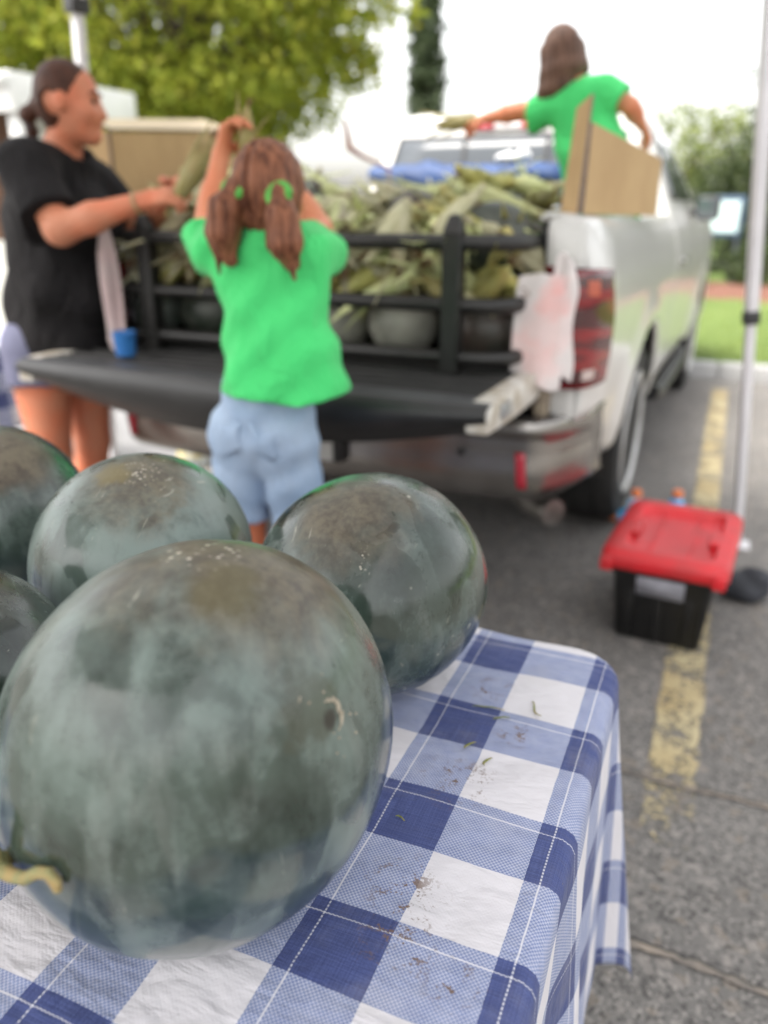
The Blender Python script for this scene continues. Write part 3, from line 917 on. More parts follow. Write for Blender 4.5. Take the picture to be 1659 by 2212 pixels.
# dried stem on the nearest one
STEM = simple('dry_stem', (0.36, 0.25, 0.10), (0.20, 0.22, 0.10), scale=60, rough=0.8, bump=0.4, bscale=200)
st = MB()
st.tube([(-0.058, -0.150, -0.006), (-0.050, -0.158, -0.004), (-0.036, -0.162, 0.000), (-0.022, -0.163, 0.004), (-0.010, -0.163, 0.014), (-0.001, -0.162, 0.016), (0.004, -0.162, 0.010), (0.003, -0.161, 0.003)],
        [0.007, 0.006, 0.0048, 0.0045, 0.004, 0.004, 0.004, 0.003], 9)
st.tube([(-0.054, -0.155, -0.004), (-0.056, -0.161, 0.012), (-0.052, -0.163, 0.024), (-0.056, -0.162, 0.034)], [0.006, 0.007, 0.005, 0.002], 8)
st.build('stem', STEM, melons['front'])
# raised corky ring (an old bruise) on the same melon
sc = MB()
def on_melon(p):
    ok, q, n, _ = melons['front'].closest_point_on_mesh(Vector(p))
    return np.array(q), np.array(n)
cpos, cn = on_melon((0.1325, -0.034, 0.086)); ca = unit(np.cross(cn, (0, 0, 1))); cb = np.cross(cn, ca)
rr = random.Random(5)
ring = []
for k in range(15):
    a = math.pi - 1.2 + 2.9 * k / 14
    rad = 0.0105 + rr.uniform(-0.0012, 0.0012)
    q, n = on_melon(cpos + ca * math.cos(a) * rad + cb * math.sin(a) * rad * 1.2)
    ring.append(tuple(q))
sc.tube(ring, [0.0004 + 0.0013 * math.sin(math.pi * k / 14) + 0.0006 * rr.random() for k in range(15)], 6)
for k in range(13):
    a, rad = rr.uniform(1.5, 5.5), rr.uniform(0.010, 0.034)
    q, n = on_melon(cpos + ca * math.cos(a) * rad + cb * math.sin(a) * rad)
    s_ = rr.uniform(0.5, 1.1)
    sc.lathe([(0.0001, -0.0008 * s_), (0.0016 * s_, -0.0004 * s_), (0.0012 * s_, 0.0006 * s_), (0.0001, 0.0009 * s_)], 6, M=Matrix.Translation(Vector(q)))
sc.build('scar', simple('cork', (0.36, 0.32, 0.25), (0.22, 0.19, 0.14), scale=120, rough=0.9), melons['front'])

# scraps of husk and grass lying on the cloth
SCRAP = simple('husk_scrap', (0.16, 0.20, 0.05), (0.30, 0.24, 0.09), scale=90, rough=0.8)
for i, (x, y, a, ln, w) in enumerate(((-0.150, 0.835, 2.2, 0.034, 0.0022), (-0.205, 0.815, 0.3, 0.040, 0.0018), (-0.185, 0.80, 0.8, 0.022, 0.002), (-0.205, 0.735, 1.3, 0.020, 0.003), (-0.178, 0.715, 1.5, 0.018, 0.003),
                                    (-0.235, 0.595, 0.2, 0.010, 0.002)  )):
    m = MB()
    d = Vector((math.cos(a), math.sin(a), 0)); s = Vector((-d.y, d.x, 0))
    vs = []
    for k in range(6):
        f = k / 5 - 0.5
        c = d * ln * f + s * 0.003 * math.sin(k) + Vector((0, 0, 0.0022 + 0.0012 * math.cos(k * 1.7)))
        ww = w * (1 - abs(f) * 1.5) * 0.5 + 0.0003
        vs += [c + s * ww, c - s * ww]
    m.add(vs, [(2 * k, 2 * k + 1, 2 * k + 3, 2 * k + 2) for k in range(5)])
    tag(m.build('husk_scrap', SCRAP, loc=(x, y, ZT + 0.0006), solid=0.0005), 'small scrap of green or dry husk lying on the checked cloth', 'plant scrap', 'scraps on the tablecloth')

# ------------------------------------------------------------------ black storage tote with red lid, bottles, dark bag
def rrect(hx, hy, r, z, n=5):
    out = []
    for cx, cy, a0 in ((hx - r, hy - r, 0), (-hx + r, hy - r, 90), (-hx + r, -hy + r, 180), (hx - r, -hy + r, 270)):
        for k in range(n + 1):
            a = math.radians(a0 + 90 * k / n)
            out.append(Vector((cx + r * math.cos(a), cy + r * math.sin(a), z)))
    return out

def loft(m, rings, mi=0, cap0=True, cap1=True):
    n = len(rings[0])
    vs = [p for r in rings for p in r]
    fs = [(i * n + j, i * n + (j + 1) % n, (i + 1) * n + (j + 1) % n, (i + 1) * n + j) for i in range(len(rings) - 1) for j in range(n)]
    if cap0: fs.append(tuple(range(n))[::-1])
    if cap1: fs.append(tuple((len(rings) - 1) * n + j for j in range(n)))
    m.add(vs, fs, mi)

BLACKP = simple('black_plastic', (0.0030, 0.0030, 0.0034), (0.0085, 0.0080, 0.0076), scale=14, rough=0.42, bump=0.1, bscale=150)
REDP = simple('red_plastic', (0.56, 0.012, 0.020), (0.43, 0.020, 0.024), scale=11, rough=0.42, bump=0.15, bscale=200)
tote = tag(empty('storage_tote', (-0.052, 2.60, 0), -0.075), 'black plastic storage tote with red lid standing on the yellow line', 'storage tote')
m = MB()
loft(m, [rrect(0.130, 0.195, 0.02, 0.0), rrect(0.134, 0.200, 0.022, 0.012), rrect(0.152, 0.228, 0.026, 0.24), rrect(0.168, 0.246, 0.026, 0.245), rrect(0.170, 0.248, 0.026, 0.285)])
m.build('tub', BLACKP, tote)
for x in (-0.09, 0.0, 0.09):
    mm = MB(); mm.box((x - 0.012, -0.222, 0.02), (x + 0.012, -0.20, 0.235)); mm.build('rib', BLACKP, tote, bevel=0.004)
m = MB()
m.add([(-0.072, -0.2420, 0.185), (0.072, -0.2420, 0.185), (0.072, -0.2530, 0.250), (-0.072, -0.2530, 0.250)], [(0, 1, 2, 3)])
m.build('label_plate', simple('grey_label', (0.30, 0.30, 0.34), (0.22, 0.22, 0.25), scale=18, rough=0.5), tote, solid=0.004)
m = MB()
loft(m, [rrect(0.186, 0.268, 0.045, 0.268), rrect(0.192, 0.276, 0.048, 0.276), rrect(0.190, 0.274, 0.048, 0.312), rrect(0.178, 0.262, 0.045, 0.324), rrect(0.140, 0.215, 0.035, 0.325),
         rrect(0.128, 0.200, 0.03, 0.300), rrect(0.126, 0.198, 0.03, 0.299)])
lid = m.build('lid', REDP, tote, angle=0.9)
for sx in (-1, 1):
    MB().box((sx * 0.125 - 0.018, -0.06, 0.2995), (sx * 0.125 + 0.018, 0.06, 0.322)).build('rib', REDP, lid, bevel=0.006)
    MB().box((sx * 0.06 - 0.006, -0.18, 0.2995), (sx * 0.06 + 0.006, 0.18, 0.305)).build('rib', REDP, lid, bevel=0.002)
for sy in (1,):
    MB().box((-0.055, sy * 0.282 - 0.012, 0.225), (0.055, sy * 0.282 + 0.010, 0.315)).build('latch', REDP if sy > 0 else BLACKP, tote, bevel=0.008)
for x in (-0.165, 0.165):
    MB().box((x - 0.02, -0.285, 0.262), (x + 0.02, -0.262, 0.305)).build('lid_lip', REDP, lid, bevel=0.006)

CAPO = simple('orange_cap', (0.72, 0.19, 0.05), (0.62, 0.15, 0.04), rough=0.4)
CLEARP = NT('clear_bottle').set(color=(0.80, 0.84, 0.86), rough=0.08, trans=0.75, ior=1.3).m
BLUEL = simple('blue_drink', (0.05, 0.38, 0.72), (0.04, 0.30, 0.62), rough=0.15, coat=0.4)
def bottle(loc, col, lab):
    t = tag(empty('drink_bottle', loc), lab, 'bottle', 'drink bottles by the tote')
    m = MB()
    m.lathe([(0.030, 0.0), (0.035, 0.006), (0.036, 0.06), (0.033, 0.08), (0.036, 0.10), (0.036, 0.145), (0.030, 0.165), (0.018, 0.178), (0.017, 0.186)], 20)
    m.build('bottle_body', col, t)
    MB().lathe([(0.0365, 0.075), (0.0372, 0.078), (0.0372, 0.130), (0.0365, 0.133)], 20).build('label_band', simple('band', (0.55, 0.68, 0.75), (0.12, 0.42, 0.7), scale=25, rough=0.4), t)
    MB().lathe([(0.021, 0.182), (0.022, 0.184), (0.022, 0.206), (0.018, 0.212), (0.001, 0.213)], 18).build('cap', CAPO, t)
    return t
bottle((-0.243, 3.30, 0), CLEARP, 'clear drink bottle with orange cap behind the tote, left of the blue one')
bottle((-0.083, 3.36, 0), BLUEL, 'blue drink bottle with orange cap standing behind the red tote lid')
b3 = bottle((-0.15, 3.47, 0.0375), BLUEL, 'blue drink bottle by the truck tyre, left of the tote')
b3.rotation_euler = (0, -math.pi / 2, 0.25); b3['label'] = 'blue drink bottle lying on its side between tote and tyre'
# dark bag just right of the tote
F = Field((-0.15, -0.15, -0.02), (0.17, 0.15, 0.17), 0.008)
F.ell((0, 0, 0.04), (0.08, 0.07, 0.045), 0.03); F.ell((0.03, 0.01, 0.085), (0.05, 0.05, 0.035), 0.03); F.ell((-0.04, -0.02, 0.06), (0.05, 0.05, 0.04), 0.03)
F.disp(lambda x, y, z: 0.004 * np.sin(60 * x + 20 * z) * np.sin(50 * y + 30 * z)); F.cut(lambda x, y, z: -z + 0.002)
bag = F.mesh('dark_bag', simple('dark_fabric', (0.015, 0.017, 0.022), (0.03, 0.032, 0.04), rough=0.8))
bag.location = (0.200, 2.86, 0)
tag(bag, 'small dark bag on the asphalt just right of the tote', 'bag')
# plastic jug left of the truck
jug = tag(empty('plastic_jug', (-2.60, 3.42, 0.0), 0.3), 'clear plastic jug with yellow label on the ground behind the girl', 'jug')
m = MB(); m.lathe([(0.07, 0), (0.078, 0.01), (0.08, 0.15), (0.07, 0.19), (0.035, 0.235), (0.022, 0.25), (0.022, 0.265)], 20)
m.build('jug_body', NT('jug_clear').set(color=(0.75, 0.82, 0.82), rough=0.2, trans=0.5).m, jug)
MB().lathe([(0.0815, 0.05), (0.0825, 0.052), (0.0825, 0.115), (0.0815, 0.117)], 20).build('label_band', simple('yellow_label', (0.75, 0.60, 0.10), (0.7, 0.7, 0.6), scale=20, rough=0.5), jug)
MB().lathe([(0.026, 0.262), (0.026, 0.285), (0.001, 0.287)], 16).build('cap', WHITE, jug)
mm = MB(); mm.tube([(0.025, 0, 0.25), (0.06, 0, 0.26), (0.088, 0, 0.22), (0.08, 0, 0.16)], 0.010, 8); mm.build('handle', WHITE, jug)

# ------------------------------------------------------------------ pop-up tent: slanting legs with sliders, truss and white roof
GALV = simple('tent_tube', (0.60, 0.59, 0.61), (0.54, 0.53, 0.55), scale=6, rough=0.45, metal=0.0)
DKP = simple('dark_fitting', (0.02, 0.02, 0.022), (0.03, 0.03, 0.03), rough=0.5)
tent = tag(empty('popup_tent', (-1.2, 1.7, 0)), 'white pop-up tent whose grey slanting legs stand left and right of the truck', 'tent')
ZE = 2.42
feet = {(-1, 1): ((-2.80, 3.02), (-2.60, 2.95)), (1, 1): ((0.175, 3.38), (-0.055, 3.28)), (-1, -1): ((-2.80, -1.30), (-2.60, -1.15)), (1, -1): ((0.62, -1.35), (0.35, -1.2))}  # rear legs set back behind the camera to lengthen the roof's shade
for (sx, sy), (b, tp) in feet.items():
    B = Vector((b[0] + 1.2, b[1] - 1.7, 0)); T = Vector((tp[0] + 1.2, tp[1] - 1.7, ZE))
    at = lambda z: B.lerp(T, z / ZE)
    d = (T - B).normalized()
    q = d.to_track_quat('Z', 'Y').to_matrix().to_4x4()
    for (z0, z1, w) in ((0.0, 0.93, 0.0165), (0.93, ZE, 0.021)):
        L = (at(z1) - at(z0)).length
        MB().box((-w, -w, 0), (w, w, L), M=Matrix.Translation(at(z0)) @ q).build('leg', GALV, tent, bevel=0.004, seg=1)
    MB().box((-0.026, -0.026, -0.02), (0.026, 0.026, 0.03), M=Matrix.Translation(at(0.93)) @ q).build('slider', DKP, tent, bevel=0.005)
    MB().box((-0.04, -0.04, -0.035), (0.04, 0.04, 0.05), M=Matrix.Translation(at(2.10)) @ q).build('slider', DKP, tent, bevel=0.006)
    MB().box((-0.034, -0.034, -0.04), (0.034, 0.034, 0.05), M=Matrix.Translation(at(ZE)) @ q).build('slider', DKP, tent, bevel=0.006)
    MB().box((-0.05, -0.05, 0.0), (0.05, 0.05, 0.006), M=Matrix.Translation(B)).build('foot_plate', GALV, tent, bevel=0.002, seg=1)
# white fabric roof, out of view, lengthened rearward to shade the table; short valance
def roof_mat():
    t = NT('tent_fabric')
    c = t.mix(t.smooth(t.noise(t.coord(), 1.5, 3), 0.3, 0.7), (0.74, 0.75, 0.77), (0.68, 0.69, 0.72))
    t.set(color=c, rough=0.8)
    tr = t.n('ShaderNodeBsdfTranslucent'); t.l(c, tr.inputs[0])
    mx = t.n('ShaderNodeMixShader'); mx.inputs[0].default_value = 0.22
    t.l(t.b.outputs[0], mx.inputs[1]); t.l(tr.outputs[0], mx.inputs[2]); t.l(mx.outputs[0], t.out.inputs[0])
    return t.m
tops = [Vector((feet[k][1][0] + 1.2, feet[k][1][1] - 1.7, ZE + 0.03)) for k in ((-1, -1), (1, -1), (1, 1), (-1, 1))]
peak = sum(tops, Vector()) / 4 + Vector((0, 0, 0.72))
m = MB()
for i in range(4):
    a, b = tops[i], tops[(i + 1) % 4]
    m.grid(lambda u, v: tuple(a.lerp(b, u).lerp(peak, v) + Vector((0, 0, -0.05 * math.sin(math.pi * u) * (1 - v) ** 0.5 * math.sin(math.pi * (0.1 + 0.8 * v))))), 10, 10)
    m.grid(lambda u, v: tuple(a.lerp(b, u) + Vector((0, 0, -0.17 * v)) + (a + b - 2 * peak).normalized() * 0.015 * (1 + math.sin(u * 25)) * v), 24, 2)
m.build('roof', roof_mat(), tent)
for i in range(4):
    a, b = tops[i] - Vector((0, 0, 0.03)), tops[(i + 1) % 4] - Vector((0, 0, 0.03))
    MB().tube([a, b.lerp(a, 0.5) + Vector((0, 0, -0.22)), b], 0.010, 6).build('truss_bar', GALV, tent)
    MB().tube([a + Vector((0, 0, -0.30)), b.lerp(a, 0.5) + Vector((0, 0, 0.0)), b + Vector((0, 0, -0.30))], 0.010, 6).build('truss_bar', GALV, tent)

# ------------------------------------------------------------------ white pickup truck (local: x right, y forward, origin under the rear bumper)
TX, TY, TR = -1.288, 2.370, math.radians(-1.8)
BW = 0.943
truck = tag(empty('pickup_truck', (TX, TY, 0), TR), 'white pickup truck with lowered tailgate, bed heaped with corn and melons', 'pickup truck')
def tw(x, y, z):
    """truck-local point to world"""
    return V(TX + x * math.cos(TR) - y * math.sin(TR), TY + x * math.sin(TR) + y * math.cos(TR), z)

def paint_white():
    t = NT('white_car_paint')
    co = t.coord()
    c = t.mix(t.smooth(t.noise(co, 3, 5, 0.6), 0.45, 0.75), (0.57, 0.565, 0.545), (0.51, 0.50, 0.475))
    sz = t.n('ShaderNodeSeparateXYZ'); t.l(co, sz.inputs[0])
    low = t.math('MULTIPLY', t.smooth(sz.outputs[2], 0.35, 0.85, 1, 0), t.smooth(t.noise(co, 9, 5, 0.65), 0.3, 0.7))
    c = t.mix(t.math('MULTIPLY', low, 0.45), c, (0.34, 0.30, 0.25))
    t.set(color=c, rough=0.28, coat=0.6, coat_rough=0.08)
    return t.m
CARW = paint_white()
CHROME = simple('bumper_chrome', (0.33, 0.315, 0.30), (0.25, 0.235, 0.22), scale=5, rough=0.26, metal=0.9)
LINER = simple('bed_liner', (0.009, 0.0085, 0.0085), (0.018, 0.017, 0.016), scale=14, rough=0.72, bump=0.4, bscale=120)
TRIM = simple('black_trim', (0.012, 0.012, 0.013), (0.019, 0.019, 0.020), scale=8, rough=0.42, bump=0.15, bscale=200)
RUBBER = simple('rubber', (0.010, 0.010, 0.010), (0.018, 0.017, 0.016), scale=20, rough=0.8, bump=0.3, bscale=80)
ALLOY = simple('alloy', (0.50, 0.50, 0.50), (0.40, 0.39, 0.37), scale=12, rough=0.40, metal=0.25)
GLASS = NT('tinted_glass').set(color=(0.075, 0.085, 0.095), rough=0.06, spec=0.8, coat=0.5).m
UNDER = simple('underbody', (0.012, 0.011, 0.011), (0.022, 0.020, 0.018), scale=10, rough=0.9)
REDL = NT('red_lens'); REDL.set(color=REDL.mix(REDL.smooth(REDL.noise(REDL.mapping(REDL.coord(), scale=(1, 1, 5)), 5, 2), 0.4, 0.62), (0.22, 0.004, 0.008), (0.050, 0.0015, 0.004)), rough=0.12, coat=0.8); REDL = REDL.m
AMBER = simple('amber_lens', (0.40, 0.07, 0.03), (0.32, 0.05, 0.025), rough=0.15, coat=0.6)

LEN, RA, FA, ARCH, AZC = 5.15, 1.20, 4.25, 0.47, 0.40
prof = [(0.90, 0.44), (0.955, 0.47), (0.975, 0.56), (0.985, 0.68), (0.995, 0.80), (1.005, 0.92), (1.008, 1.02), (1.000, 1.10), (0.985, 1.17), (0.965, 1.225), (0.945, 1.262), (0.925, 1.285), (0.895, 1.298), (0.85, 1.302)]
def side_panel(name, sx, y0, y1, top=None, extra=0.0):
    """body side between y0 and y1 with round wheel openings"""
    ys = np.arange(y0, y1 + 1e-6, 0.025)
    if ys[-1] < y1 - 1e-4: ys = np.append(ys, y1)
    zz = np.interp(np.linspace(0, 1, 46), np.linspace(0, 1, len(prof)), [p[1] for p in prof])
    xx = np.interp(np.linspace(0, 1, 46), np.linspace(0, 1, len(prof)), [p[0] * BW for p in prof])
    bm = bmesh.new()
    rows = []
    for y in ys:
        row = []
        for x, z in zip(xx, zz):
            fl = 0.0
            for c in (RA, FA):
                d = math.hypot(y - c, z - AZC)
                fl = max(fl, 0.022 * math.exp(-((d - ARCH - 0.03) / 0.07) ** 2))
            rear = 0.05 * max(0, 1 - (y - 0.08) / 0.25) ** 2 if y < 0.33 else 0
            front = 0.16 * max(0, (y - 4.7) / 0.45) ** 2 if y > 4.7 else 0
            row.append(bm.verts.new((sx * (x + fl + extra - rear * 0.8 - front), y, z)))
        rows.append(row)
    for i in range(len(ys) - 1):
        for j in range(len(zz) - 1):
            q = [rows[i][j], rows[i + 1][j], rows[i + 1][j + 1], rows[i][j + 1]]
            if any(all(math.hypot(v.co.y - c, v.co.z - AZC) < ARCH for v in q) for c in (RA, FA)):
                continue
            if ys[i] < 0.30 and zz[j] < 0.70: continue            # the bumper wraps round here
            bm.faces.new(q if sx > 0 else q[::-1])
    for v in list(bm.verts):
        if not v.link_faces: bm.verts.remove(v); continue
        for c in (RA, FA):
            d = math.hypot(v.co.y - c, v.co.z - AZC)
            if d < ARCH:
                v.co.y = c + (v.co.y - c) * ARCH / d; v.co.z = AZC + (v.co.z - AZC) * ARCH / d
    bmesh.ops.recalc_face_normals(bm, faces=bm.faces)
    me = bpy.data.meshes.new(name); bm.to_mesh(me); bm.free()
    o = link(name, me, CARW, truck)
    s = o.modifiers.new('solid', 'SOLIDIFY'); s.thickness = 0.018; s.offset = 0
    return o

for sx in (-1, 1):
    side_panel('bed_side', sx, 0.08, 2.085)
    side_panel('door', sx, 2.10, 3.42)
    side_panel('front_fender', sx, 3.43, LEN)
    # rail cap, inner bed wall, rear face beside the tailgate
    m = MB(); m.box((sx * 0.79 - 0.045, 0.085, 1.285), (sx * 0.79 + 0.045, 2.08, 1.303)); m.build('rail_cap', CARW, truck, bevel=0.006)
    m = MB(); m.box((sx * 0.765 - 0.012, 0.09, 0.84), (sx * 0.765 + 0.012, 2.08, 1.284)); m.build('bed_wall', LINER, truck, bevel=0.004)
    m = MB(); m.box((sx * 0.835 - 0.062, 0.062, 0.70), (sx * 0.835 + 0.055, 0.10, 1.290)); m.build('rear_pillar', CARW, truck, bevel=0.018, seg=3)
    m = MB(); m.box((sx * 0.80 - 0.025, 0.075, 0.60), (sx * 0.80 + 0.045, 0.14, 0.698)); m.build('rear_corner', CARW, truck, bevel=0.02, seg=3)
    # tail lamp wraps the corner
    lp = [(0.79, 0.046), (0.84, 0.042), (0.880, 0.044), (0.905, 0.054), (0.926, 0.080), (0.940, 0.115), (0.951, 0.150), (0.956, 0.170)]
    def lamp(u, v, sx=sx, lp=lp):
        k = u * (len(lp) - 1); i = min(int(k), len(lp) - 2); f = k - i
        x = lp[i][0] * (1 - f) + lp[i + 1][0] * f; y = lp[i][1] * (1 - f) + lp[i + 1][1] * f
        bul = 0.010 * math.sin(math.pi * v) + 0.004
        zc = 0.985 + (v - 0.5) * (0.36 - 0.03 * u)
        tuck = 0.018 * max(0, v - 0.6)
        return (sx * (x + bul * u - tuck), y - bul * (1 - u), zc)
    m = MB(); m.grid(lamp, 14, 14)
    tl = m.build('tail_light', REDL, truck, solid=0.01)
    m = MB(); m.grid(lambda u, v: tuple(np.array(lamp(0.45 + 0.20 * u, 0.78 + 0.13 * v)) + V(sx * 0.003, -0.008, 0)), 4, 4); m.build('amber_lens', AMBER, tl)
    m = MB(); m.grid(lambda u, v: tuple(np.array(lamp(0.45 + 0.20 * u, 0.07 + 0.09 * v)) + V(sx * 0.003, -0.008, 0)), 4, 4); m.build('reverse_lens', simple('clear_lens', (0.55, 0.45, 0.42), rough=0.15), tl)
    # wheel houses
    for c in (RA, FA):
        m = MB()
        m.grid(lambda u, v, c=c: (sx * (0.52 + 0.40 * v), c + math.cos(math.pi * (1.12 * u - 0.06)) * ARCH * 0.99, AZC + math.sin(math.pi * (1.12 * u - 0.06)) * ARCH * 0.99), 20, 2)
        m.grid(lambda u, v, c=c: (sx * 0.52, c + (2 * u - 1) * ARCH, 0.30 + v * (AZC + ARCH - 0.30)), 2, 2)
        m.build('wheel_house', UNDER, truck)
    # running board, door handle, mirror
    m = MB(); m.tube([(sx * 0.91, 2.05, 0.40), (sx * 0.925, 2.2, 0.385), (sx * 0.925, 3.3, 0.385), (sx * 0.91, 3.5, 0.40)], 0.045, 10); m.build('running_board', TRIM, truck)
    m = MB(); m.tube([(sx * 0.955, 2.25, 1.06), (sx * 0.975, 2.30, 1.065), (sx * 0.975, 2.42, 1.065), (sx * 0.955, 2.47, 1.06)], 0.012, 8); m.build('door_handle', CHROME, truck)
    mir = MB(); mir.box((sx * 0.99 - 0.07, 3.18, 1.25), (sx * 0.99 + 0.07, 3.27, 1.39)); mo = mir.build('mirror', TRIM, truck, bevel=0.03, seg=3)
    m = MB(); m.box((sx * 0.99 - 0.058, 3.172, 1.265), (sx * 0.99 + 0.058, 3.178, 1.375)); m.build('mirror_glass', GLASS, mo)
    m = MB(); m.tube([(sx * 0.87, 3.25, 1.29), (sx * 0.95, 3.235, 1.31)], 0.022, 8); m.build('mirror_arm', TRIM, mo)

# wheels
def wheel(x, y, sx):
    M = Matrix.Translation((x, y, 0.395)) @ Matrix.Rotation(math.pi / 2 * sx, 4, 'Y')
    t = MB(); t.lathe([(0.24, -0.12), (0.33, -0.132), (0.375, -0.122), (0.393, -0.095), (0.395, -0.05), (0.391, -0.047), (0.391, -0.040), (0.395, -0.037), (0.396, 0.037), (0.391, 0.040), (0.391, 0.047), (0.395, 0.05), (0.393, 0.095), (0.375, 0.122), (0.33, 0.132), (0.24, 0.12)], 48, M=M)
    w = t.build('wheel', RUBBER, truck)
    r = MB(); r.lathe([(0.24, -0.10), (0.262, 0.10), (0.272, 0.130), (0.262, 0.137), (0.244, 0.122), (0.228, 0.085), (0.085, 0.062), (0.07, 0.085), (0.001, 0.09)], 40, M=M)
    rim = r.build('rim', ALLOY, w)
    for k in range(6):
        a = k * math.pi / 3
        s = MB(); s.box((0.06, -0.035, 0.06), (0.238, 0.035, 0.112), M=M @ Matrix.Rotation(a, 4, 'Z')); s.build('spoke', ALLOY, w, bevel=0.012)
for sx in (-1, 1):
    wheel(sx * 0.808, RA, sx); wheel(sx * 0.808, FA, sx)

# bed floor, bulkhead, underbody
m = MB()
def floor(u, v):
    return (-0.77 + 1.54 * u, 0.06 + 2.03 * v, 0.845 + 0.008 * (1 if math.sin(u * 1.54 * 2 * math.pi / 0.11) > 0 else -1))
m.grid(floor, 112, 2); m.build('bed_floor', LINER, truck, smooth=False)
MB().box((-0.78, 2.06, 0.84), (0.78, 2.085, 1.285)).build('bulkhead', LINER, truck, bevel=0.004)
MB().box((-0.80, 2.02, 1.286), (0.80, 2.086, 1.304)).build('rail_cap', CARW, truck, bevel=0.006)
MB().box((-0.62, 0.12, 0.50), (0.62, 4.9, 0.72)).build('underbody', UNDER, truck, bevel=0.03)
for sx in (-1, 1):
    MB().box((sx * 0.48 - 0.05, 0.05, 0.42), (sx * 0.48 + 0.05, 4.9, 0.52)).build('frame_rail', UNDER, truck, bevel=0.01)
MB().tube([(-0.85, RA, 0.395), (-0.15, RA, 0.395), (0, RA, 0.395), (0.15, RA, 0.395), (0.85, RA, 0.395)], [0.045, 0.05, 0.13, 0.05, 0.045], 12).build('rear_axle', UNDER, truck)
MB().tube([(0.50, 1.6, 0.42), (0.56, 0.75, 0.40), (0.60, 0.42, 0.375), (0.74, 0.24, 0.36), (0.84, 0.16, 0.36)], [0.04, 0.04, 0.042, 0.045, 0.047], 14).build('exhaust_pipe', simple('exhaust', (0.22, 0.21, 0.195), (0.15, 0.14, 0.125), scale=20, rough=0.4, metal=0.7), truck)

# rear bumper: bowed, wrapping round the corners, with a step pad and a licence plate recess
def bump_path(u):
    x = -0.955 + 1.91 * u
    ax = abs(x) * 1.047
    y = -0.095 + 0.09 * ax ** 2 + (0.30 * ((ax - 0.82) / 0.18) ** 2 if ax > 0.82 else 0)
    return x * (1.0 if ax < 0.97 else 0.992), y
bp = [(0.055, 0.715), (0.010, 0.722), (-0.012, 0.712), (-0.020, 0.690), (-0.012, 0.668), (0.004, 0.658), (0.006, 0.60), (0.000, 0.54), (0.010, 0.485), (0.035, 0.455), (0.07, 0.44)]
m = MB()
def bumper_fn(u, v):
    x, y = bump_path(u)
    k = v * (len(bp) - 1); i = min(int(k), len(bp) - 2); f = k - i
    d = bp[i][0] * (1 - f) + bp[i + 1][0] * f; z = bp[i][1] * (1 - f) + bp[i + 1][1] * f
    rise = 0.06 * max(0, abs(x) - 0.8) / 0.2
    z2 = z + (rise if z < 0.6 else 0)
    return (x, y + d, z2)
m.grid(bumper_fn, 64, 30)
bum = m.build('rear_bumper', CHROME, truck, solid=0.006)
m = MB()
m.grid(lambda u, v: (lambda p: (p[0], p[1] + 0.010 + 0.11 * v, 0.7265))(bump_path(0.06 + 0.88 * u)), 40, 3)
m.build('step_pad', TRIM, bum)
MB().box((-0.19, -0.125, 0.53), (0.19, -0.094, 0.655)).build('plate_recess', TRIM, bum, bevel=0.006)
MB().box((-0.155, -0.131, 0.535), (0.155, -0.126, 0.645)).build('licence_plate', simple('plate', (0.42, 0.42, 0.40), (0.36, 0.36, 0.36), scale=12, rough=0.5), bum, bevel=0.001, seg=1)
MB().box((-0.035, -0.06, 0.40), (0.035, 0.25, 0.47)).build('tow_hitch', UNDER, truck, bevel=0.005)
REDR = simple('red_reflector', (0.42, 0.02, 0.04), (0.34, 0.015, 0.03), rough=0.25, coat=0.5)
for sx in (-1, 1):
    m = MB(); m.grid(lambda u, v: (lambda p: (p[0], p[1] - 0.003 - 0.004 * math.sin(math.pi * v), 0.50 + 0.115 * v))(bump_path(0.5 + sx * (0.398 + 0.016 * u - 0.006 * v))), 3, 6)
    m.build('reflector', REDR, bum, solid=0.006)
    m = MB(); m.lathe([(0.0, 0.0), (0.013, 0.0), (0.013, 0.006), (0.009, 0.008), (0.0, 0.008)], 14, M=Matrix.Translation((sx * 0.58, bump_path(0.5 + sx * 0.29)[1] + 0.004, 0.605)) @ Matrix.Rotation(math.pi / 2, 4, 'X'))
    m.build('parking_sensor', TRIM, bum)

# tailgate, folded down level with the bed floor
tg = empty('tailgate', (0, 0, 0)); tg.parent = truck
W2 = 0.800
def gate_edge(u, v):
    x = (-1 + 2 * u) * (W2 - 0.004)
    th = 0.066 + 0.105 * (1 - (x / W2) ** 2)
    k = v
    z = 0.862 - th * k
    y = -0.515 - 0.022 * math.sin(math.pi * min(1, k * 1.05)) + 0.05 * k ** 2 + 0.012 * (x / W2) ** 2
    if k < 0.12: y += 0.012 * (1 - k / 0.12)
    return (x, y, z)
m = MB(); m.grid(gate_edge, 40, 14); m.build('spoiler_cap', TRIM, tg)
m = MB(); m.grid(lambda u, v: (gate_edge(u, 0)[0], gate_edge(u, 0)[1] + 0.11 * v, 0.862 + 0.004 * math.sin(math.pi * v)), 40, 4); m.build('top_trim', simple('grey_trim', (0.075, 0.077, 0.08), (0.055, 0.056, 0.06), scale=10, rough=0.45), tg)
m = MB()
m.grid(lambda u, v: ((-1 + 2 * u) * (W2 - 0.02), -0.40 + 0.46 * v, 0.858 + 0.006 * (1 if math.sin(v * 0.46 * 2 * math.pi / 0.07) > 0 else -1)), 2, 60); m.build('liner_panel', LINER, tg, smooth=False)
m = MB(); m.grid(lambda u, v: ((-1 + 2 * u) * (W2 - 0.006), gate_edge(u, 1)[1] + (0.05 - gate_edge(u, 1)[1]) * v, (gate_edge(u, 1)[2]) + (0.775 - gate_edge(u, 1)[2]) * v), 40, 4); m.build('outer_skin', CARW, tg)
DIRTW = simple('dirty_white_paint', (0.58, 0.56, 0.52), (0.36, 0.31, 0.24), scale=16, rough=0.55)
